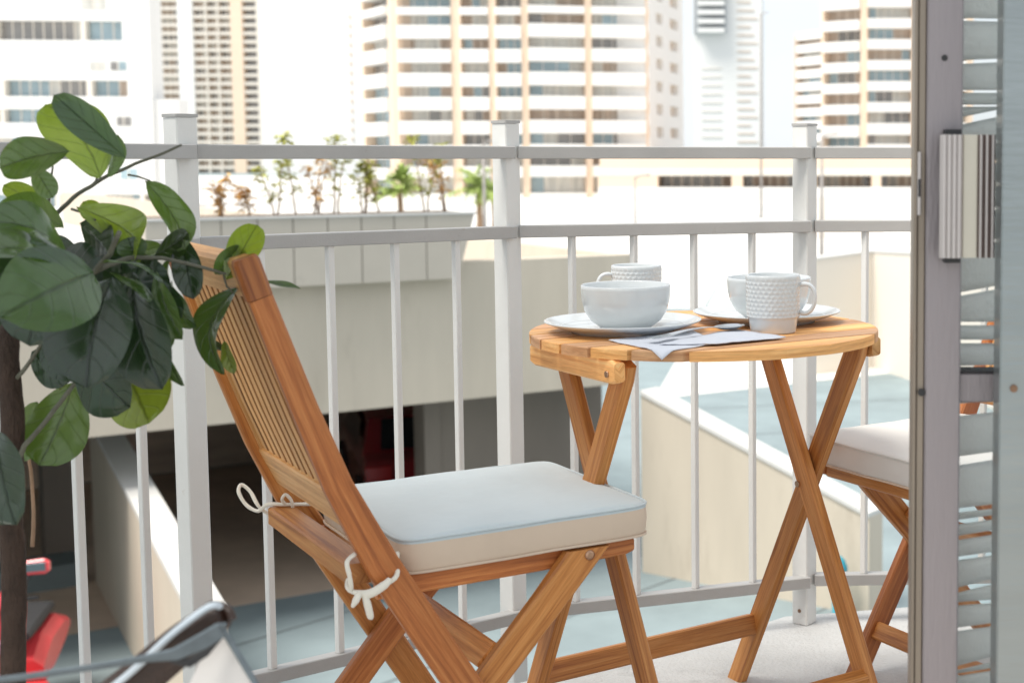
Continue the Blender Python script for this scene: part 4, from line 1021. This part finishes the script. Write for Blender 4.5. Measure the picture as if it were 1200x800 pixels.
for i, (yt, yb) in enumerate(rowsA):
    zt, zb = Z(yt), Z(yb); last = 0.0
    for (q0, q1) in baysA[i]:
        a_, c_ = max(0, S(q0)), S(q1)
        if a_ - last > .05: fa.part('pier', M['cream'], (last, a_, -1.24, -.02, zb + .002, zt - .002))
        fa.window(a_ + .05, c_ - .05, zb + .01, zt - .01, -1.2, rnd, ('glassA', 'curtain', 'glassA', 'glassB', 'curtain2'), panes=max(2, int((q1 - q0) / 12)), mull=.12); last = c_
    if fa.L - last > .1: fa.part('pier', M['white'], (last, fa.L, -1.24, -.02, zb + .002, zt - .002))
for (q0, q1, yt, yb) in ((107, 126, 72, 82), (131, 150, 72, 82), (136, 153, 137, 147), (138, 158, 198, 210), (100, 128, -8, 10)):
    fa.window(S(q0), S(q1), Z(yb), Z(yt), .004, rnd, ('glassA', 'curtain', 'glassB'), panes=2, mull=.1)
fa.part('stepped_ledge', M['white'], (fa.L + .01, fa.L + 2.4, -3.5, -.5, G, Z(116)))

# B: tall beige grid tower
YBt = 480
B = bld('apartment_tower', 'tall beige apartment tower with a fine grid of balconies behind the white hotel', 170, 303, YBt, YBt, 160, 'cream')
fb = Facade(B, 168, YBt, 304, YBt); S, Z = fb.S, fb.Z; rnd = random.Random(5)
fb.part('body', M['tan'], (0, fb.L, -25, -2.2, G, Z(-90)))
for q0, q1, m in ((168, 171, 'cream'), (180, 183, 'peach'), (211, 229, 'white'), (243, 245, 'cream'), (257, 259, 'cream'), (273, 287, 'peach'), (303, 306, 'cream')):
    fb.part('pier', M[m], (S(q0), S(q1), -2.1, .3, G, Z(-90)))
nfl = 34
for k in range(nfl):
    yt = -80 + k * 9.8
    for q0, q1 in ((171, 180), (183, 211), (229.2, 242.8), (245.2, 256.8), (259.2, 272.8), (287.2, 302.8)):
        pass
    for q0, q1 in ((171, 180), (183, 211), (229.2, 272.8), (287.2, 302.8)): fb.part('floor_band', M['cream'], (S(q0) + .01, S(q1) - .01, -2.0 if q0 != 229.2 else -2.05, .1, Z(yt + 3.6), Z(yt)))
nwin = 0; rest = MB()
for k in range(8, nfl):
    yt = -80 + k * 9.8 + 3.6; yb = -80 + (k + 1) * 9.8
    for q0, q1 in ((183, 211), (229.2, 242.8), (245.2, 256.8), (259.2, 272.8)):
        if nwin < 96 and yt < 246:
            fb.window(S(q0) + .3, S(q1) - .3, Z(yb) + .05, Z(yt) - .05, -2.15, rnd, ('glassB', 'curtain2', 'curtain'), panes=2 if q1 - q0 < 15 else 4, mull=.5); nwin += 1
for k in range(nfl):
    yt = -80 + k * 9.8 + 3.6; yb = -80 + (k + 1) * 9.8
    for q0, q1 in ((171.5, 179.5), (288, 302)): fb.box(rest, S(q0), S(q1), -2.18, -2.1, Z(yb) + .1, Z(yt) - .1)
tag(rest.build('small_windows', M['glassB'], B), kind='stuff')

# white tower between B and C
W_ = bld('apartment_tower', 'plain white tower with rows of tiny windows left of the curved apartment block', 304, 425, 430, 430, 160, 'white')
fw = Facade(W_, 306, 430, 424, 430); S, Z = fw.S, fw.Z
fw.part('body', M['white'], (0, fw.L, -25, 0, G, Z(-90)))
for q in (318, 333, 349, 366, 384, 400):
    for k in range(11):
        y = 20 + k * 19
        fw.part('window', M['cream'], (S(q) - .35, S(q) + .35, .004, .05, Z(y + 3.5), Z(y)))
for k in range(15):
    y = 18 + k * 11; fw.part('balcony', M['tan'], (S(411.5), S(413.5), .004, .6, Z(y + 4), Z(y)))

# C: curved apartment block, three faces
YC = 182
Cb = bld('apartment_block', 'large cream apartment block with white balcony bands and tinted windows above the table', 425, 800, YC, YC, 60, 'peach')
flC = 28.0
def block_face(fc, bays, rows, rnd, dep=1.5, bandm='white', pierm='peach', bulge=.5, wm=('glassA', 'curtain', 'glassB', 'curtain2', 'curtain'), top=-100, backm='tan', slab=10):
    S, Z = fc.S, fc.Z
    fc.part('body', M[backm], (0, fc.L, -slab, -dep, G, Z(top)))  # recess wall behind the bands, tinted for its warm shade
    zs = [Z(top)]
    for (yt, yb) in rows: zs += [Z(yt), Z(yb)]
    zs.append(G)
    # piers between the bays
    last = 0
    for (q0, q1, n, kk) in bays + [(None,) * 4]:
        a_ = fc.L if q0 is None else max(0, S(q0))
        if a_ - last > .02: fc.part('pier', M[pierm], (last, a_, -dep + .02, -.05, G, Z(top)))
        if q0 is None: break
        c_ = min(fc.L, S(q1))
        for i in range(0, len(zs), 2):
            fc.part('balcony_band', M[bandm], (a_ + .01, c_ - .01, -dep + .02, bulge, zs[i + 1], zs[i]))
        for (yt, yb) in rows:
            if yt < -30: continue
            fc.window(a_ + .12, c_ - .12, Z(yb) + .005, Z(yt) - .005, -dep + .004 + .02, rnd, wm, panes=n, mull=.10)
        last = c_
rows = [(-86, -72), (-58, -44), (-30, -16), (-3, 9)] + [(17.5 + 28 * k, 30 + 28 * k) for k in range(6)] + [(184, 195), (208, 227)]
rnd = random.Random(11)
f1 = Facade(Cb, 424, 192, 460, YC); block_face(f1, [(427, 456, 3, 0)], [(a_ + 2, b_ + 2) for a_, b_ in rows], rnd, wm=('glassA', 'glassB', 'curtain'))
f2 = Facade(Cb, 460.5, YC, 616, YC); block_face(f2, [(468, 530, 4, 0), (541, 574, 3, 0), (582, 612, 3, 0)], rows, rnd)
f3 = Facade(Cb, 616.5, YC, 761, YC + 3); block_face(f3, [(620, 686, 4, 0), (694, 757, 5, 0)], [(a_ - 1, b_ - 1) for a_, b_ in rows], rnd)
f4 = Facade(Cb, 761.5, YC + 3, 801, YC + 22); S, Z = f4.S, f4.Z
f4.part('body', M['white'], (0, f4.L, -12, -1.0, G, Z(-100)))
zz = [Z(-100)]
for k in range(9): zz += [Z(-32 + 26 * k), Z(-20 + 26 * k)]
zz.append(G)
for i in range(0, len(zz), 2): f4.part('balcony_band', M['white'], (0, f4.L, -.98, .0, zz[i + 1], zz[i]))
for q0, q1 in ((761.6, 770), (777, 786), (795, 801)): f4.part('pier', M['white'], (max(0, S(q0)), min(f4.L, S(q1)), -.97, -.02, G, Z(-100)))
for k in range(9):
    for q0, q1 in ((770, 777), (786, 795)): f4.part('window', M['peach'], (S(q0) + .05, S(q1) - .05, -.96, -.9, Z(-20 + 26 * k), Z(-32 + 26 * k)))
f4.part('low_wing_edge', M['white'], (f4.L + .01, f4.L + 1, -12, -1, G, Z(-100)))

# D: far white tower, with grey balconies on top
D = bld('office_tower', 'distant white tower with thin dark lines and a blue grey upper corner', 800, 895, 560, 560, 200, 'white')
fd = Facade(D, 813, 560, 893, 560); S, Z = fd.S, fd.Z
fd.part('body', M['white'], (0, fd.L, -30, 0, G, Z(-70)))
fd.part('grey_corner', M['grey_b'], (S(814), S(851), .004, 1.5, Z(39), Z(-68)))
for k in range(10): fd.part('balcony_slab', M['white'], (S(819), S(850), 1.55, 5.5, Z(-60 + k * 10.5 + 5), Z(-60 + k * 10.5)))
for k in range(24): fd.part('floor_line', M['tan'], (S(864), S(880 + (k % 3) * 4), .004, .3, Z(-55 + k * 9.6 + 1.4), Z(-55 + k * 9.6)))
for k in range(9): fd.part('floor_line', M['cream'], (S(822), S(846), .004, .3, Z(80 + k * 10 + 1), Z(80 + k * 10)))
# E-left wing and E right tower
E1 = bld('apartment_tower', 'narrow cream tower with grey floor lines left of the right hand apartment block', 932, 966, 300, 300, 90, 'cream')
fe = Facade(E1, 934, 300, 966, 292); S, Z = fe.S, fe.Z
fe.part('body', M['white'], (0, fe.L, -20, -1.5, G, Z(37)))
for k in range(13):
    y = 37 + k * 15; fe.part('balcony_band', M['white'], (0, fe.L, -1.4, .2, Z(y + 9), Z(y)))
for k in range(13):
    y = 37 + k * 15; fe.window(.2, fe.L - .2, Z(y + 15) + .1, Z(y + 9) - .1, -1.45, random.Random(k), ('curtain', 'curtain2', 'glassA'), panes=4)
fe.part('dark_corner_pier', M['tan'], (-.6, -.01, -10, .3, G, Z(40)))
E2 = bld('apartment_block', 'tan and white apartment block between the right railing post and the door frame', 962, 1130, 208, 208, 80, 'peach')
rnd = random.Random(23)
rowsE = [(-92, -80), (-67, -55), (-42, -30), (-17, -5)] + [(9 + 24.5 * k, 22 + 24.5 * k) for k in range(6)] + [(158, 169), (182, 194)]
g1 = Facade(E2, 962, 212, 1011, 208); block_face(g1, [(965, 1008, 4, 0)], [(a_ + 3, b_ + 3) for a_, b_ in rowsE], rnd, wm=('glassB', 'curtain2', 'glassA', 'curtain2'))
g2 = Facade(E2, 1011.3, 208, 1140, 208); block_face(g2, [(1016, 1068, 5, 0), (1076, 1132, 5, 0)], rowsE, rnd)

# podium car park in front, right
YP = 165
Pd = bld('car_park_podium', 'low peach-shaded and white car park with dark open levels behind the railing at the right', 640, 1200, YP, YP, 8, 'cream')
fp = Facade(Pd, 700, YP, 1240, YP); S, Z = fp.S, fp.Z
fp.part('interior', M['tan'], (0, fp.L, -25, -9, G, Z(184)))
fp.part('parapet_band', M['peach'], (0, fp.L, -8.9, -1.5, Z(203), Z(184)))  # set-back band, warm shading put into its peach colour
fp.part('parapet_band', M['cream'], (0, fp.L, -1.45, 0, Z(206), Z(197)) )
fp.part('parapet_band', M['white'], (0, fp.L, -8.8, .1, Z(238), Z(219.5)))
fp.part('parapet_band', M['white'], (0, fp.L, -8.8, .1, G, Z(243)))
for q0, q1 in ((700, 770), (857, 870), (943, 957), (1022, 1033), (1110, 1122)):
    fp.part('pier', M['peach'], (S(q0), S(q1), -3, -.02, Z(219.4), Z(206.2))); fp.part('pier', M['peach'], (S(q0) , S(q1), -3, -.02, Z(242.9), Z(238.1)))
rnd = random.Random(31)
for q0, q1 in ((771, 856), (871, 942), (958, 1021), (1034, 1109)):
    fp.window(S(q0), S(q1), Z(219), Z(207), -4, rnd, ('glassB', 'curtain', 'curtain2'), panes=7, mull=.3)
    fp.part('opening', M['glassB'], (S(q0), S(q1), -4, -3.9, Z(242.5), Z(238.5)))
# small grey wall in front of the podium
b = MB(); p0, p1 = at(945, 240, 90), at(1035, 240, 90)
b.obox(((p0.x + p1.x) / 2, 90), (1, 0, 0), (0, 1, 0), p1.x - p0.x, .4, G, at(980, 231, 90).z)
tag(b.build('low_wall', M['cream']), 'low grey wall in front of the white and peach-shaded car park', 'wall')

# ------------------------------------------------------------------ red car under the deck
def make_car(loc, rz):
    t = empty('parked_car', 'dark red car parked in shade under the beige deck', 'car', loc, rz)
    Lc, Wc = 4.3, 1.76
    prof = [(-2.1, .35), (-2.15, .65), (-2.08, .95), (-1.75, 1.02), (-1.25, 1.40), (-.6, 1.48), (.25, 1.44), (.95, 1.0), (1.75, .88), (2.08, .72), (2.15, .45), (2.05, .28), (-2.0, .26)]
    b = MB(); A = []; B_ = []
    for sy, lst in ((-1, A), (1, B_)):
        for x, z in prof:
            wy = Wc / 2 * (1 - .20 * max(0, (z - .95) / .5)) * (1 - .05 * (abs(x) / 2.15) ** 4); lst.append(b.bm.verts.new((x, sy * wy, z)))
    n = len(prof)
    for i in range(n): b.face([A[i], A[(i + 1) % n], B_[(i + 1) % n], B_[i]])
    b.face(A[::-1]); b.face(B_); o = b.build('body', M['car_red'], t); md = o.modifiers.new('bev', 'BEVEL'); md.width = .05; md.segments = 3
    b = MB(); b.quad((-1.80, -.62, 1.05), (-1.80, .62, 1.05), (-1.30, .55, 1.385), (-1.30, -.55, 1.385))
    for v in b.bm.verts: v.co.x -= .03; v.co.z += .02
    b.build('rear_window', M['car_glass'], t)
    b = MB(); b.quad((.98, -.62, 1.02), (.98, .62, 1.02), (.32, .55, 1.40), (.32, -.55, 1.40))
    for v in b.bm.verts: v.co.x += .03; v.co.z += .02
    b.build('windscreen', M['car_glass'], t)
    for sy in (-1, 1):
        b = MB(); b.quad((-1.4, sy * .885, 1.04), (.75, sy * .885, 1.04), (.15, sy * .80, 1.37), (-1.1, sy * .80, 1.37)); b.build('side_window', M['car_glass'], t)
        b = MB(); b.box((-2.2, sy * .52, .72), (-2.13, sy * .86, .92), .02); b.build('tail_lamp', M['lamp_red'], t)
        b = MB(); b.box((2.05, sy * .52, .55), (2.16, sy * .84, .72), .02); b.build('headlight', M['ceramic'], t)
        for x in (-1.3, 1.32):
            b = MB(); b.tube([(x, sy * .72, .32), (x, sy * .89, .32)], .32, 24); w = b.build('wheel', M['tyre'], t)
            b = MB(); b.tube([(x, sy * .885, .32), (x, sy * .90, .32)], .19, 20); b.build('rim', M['chrome'], w)
    b = MB(); b.box((-2.19, -.25, .60), (-2.15, .25, .72), .005); b.build('number_plate', M['ceramic'], t)
pc = at(482, 560, 21.2)
make_car((pc.x, 21.2, G + .008), R(112))

# ------------------------------------------------------------------ coral red scooter at the lower left
sc0 = V((-6.88, 12.45, G)); sct = empty('motor_scooter', 'coral red scooter with pink flower stickers and a mirror parked at the lower left', 'scooter', sc0, R(-78))
def tb(name, pts, r, m, n=10): b = MB(); b.tube(pts, r, n); return b.build(name, M[m], sct)
# local x = forward (towards camera right), z up
for x, nm in ((.62, 'wheel'), (-.60, 'wheel')):
    pts = [(x + .2 * math.cos(a * math.pi / 12), 0, .25 + .2 * math.sin(a * math.pi / 12)) for a in range(24)]
    b = MB(); b.tube(pts, .055, 10, True); w = b.build('wheel', M['tyre'], sct)
    b = MB(); b.tube([(x, -.04, .25), (x, .04, .25)], .13, 18); b.build('rim', M['chrome'], w)
b = MB(); b.sweep([(.62, 0, .50), (.60, 0, .62), (.52, 0, .85), (.44, 0, 1.10), (.40, 0, 1.22)], (0, 1, 0), [.12, .16, .12, .12, .09], .50, .04); o = b.build('leg_shield', M['red'], sct)
b = MB(); b.sweep([(.86, 0, .30), (.80, 0, .46), (.64, 0, .55), (.45, 0, .46)], (0, 1, 0), [.03, .05, .06, .03], .16, .02); b.build('front_mudguard', M['red'], sct)
b = MB(); b.sweep([(.60, 0, .34), (.1, 0, .26), (-.12, 0, .30)], (0, 1, 0), .10, .52, .02); b.build('footboard', M['red'], sct)
b = MB(); b.sweep([(-.10, 0, .42), (-.4, 0, .52), (-.78, 0, .60), (-.95, 0, .62)], (0, 1, 0), [.30, .42, .34, .12], .46, .08); b.build('rear_body', M['red'], sct)
b = MB(); b.sweep([(-.02, 0, .78), (-.35, 0, .80), (-.78, 0, .84)], (0, 1, 0), [.07, .10, .08], .30, .03); b.build('saddle', M['black'], sct)
tb('handlebar', [(.36, -.34, 1.24), (.40, -.15, 1.24), (.42, 0, 1.22), (.40, .15, 1.24), (.36, .34, 1.24)], .018, 'black')
b = MB(); b.sweep([(.52, 0, 1.18), (.46, 0, 1.26), (.34, 0, 1.27)], (0, 1, 0), [.16, .14, .06], .20, .03); b.build('headlight_cowl', M['red'], sct)
b = MB(); b.tube([(.57, 0, 1.18), (.60, 0, 1.18)], .07, 18); b.build('headlight', M['ceramic'], sct)
for sy in (-1, 1):
    tb('mirror_stalk', [(.38, sy * .22, 1.25), (.40, sy * .27, 1.40), (.42, sy * .33, 1.49)], .008, 'black')
    b = MB(); b.sweep([(.43, sy * .24, 1.52), (.43, sy * .27, 1.52), (.43, sy * .42, 1.53), (.43, sy * .46, 1.53)], (1, 0, 0), [.07, .12, .13, .08], .04, .012); mo = b.build('mirror', M['red'], sct)
    for xx in (.405, .4535):
        b = MB(); b.sweep([(xx, sy * .26, 1.523), (xx, sy * .43, 1.531)], (1, 0, 0), .075, .004, .001); b.build('mirror_glass', M['mirror_glass'], mo)
for (x, y, z, r) in ((.62, .10, .90, .06), (.60, -.09, .98, .05), (.66, .0, .74, .07), (.70, .12, .66, .05), (.70, -.12, .62, .06), (-.4, .19, .55, .09), (-.6, -.19, .55, .08), (.1, .19, .28, .05)):
    b = MB()
    for k in range(5):
        a = k * 2 * math.pi / 5; b.lathe([(.0005, 0), (r * .5, .003), (r * .5, .008), (.0005, .010)], 14, (r * .6 * math.cos(a), r * .6 * math.sin(a), 0), cap=False)
    o = b.build('flower_sticker', M['pink'], sct, (x, y, z))
    o.rotation_euler = (0, R(75), 0) if abs(y) < .15 else (R(-90 if y > 0 else 90), 0, 0)

# small teal hydrant by the ramp wall
p = onz(980, 712, G)
hy = empty('fire_hydrant', 'small teal hydrant standing in front of the beige ramp wall', 'hydrant', (p.x + .02, p.y - .4, G))
b = MB(); b.lathe([(.0005, 0), (.11, 0), (.11, .04), (.075, .05), (.075, .52), (.09, .54), (.09, .58), (.06, .66), (.02, .70), (.0005, .70)], 20, cap=False); b.build('barrel', M['teal'], hy)
b = MB(); b.tube([(-.13, 0, .42), (.13, 0, .42)], .04, 12); b.build('outlet', M['teal'], hy)
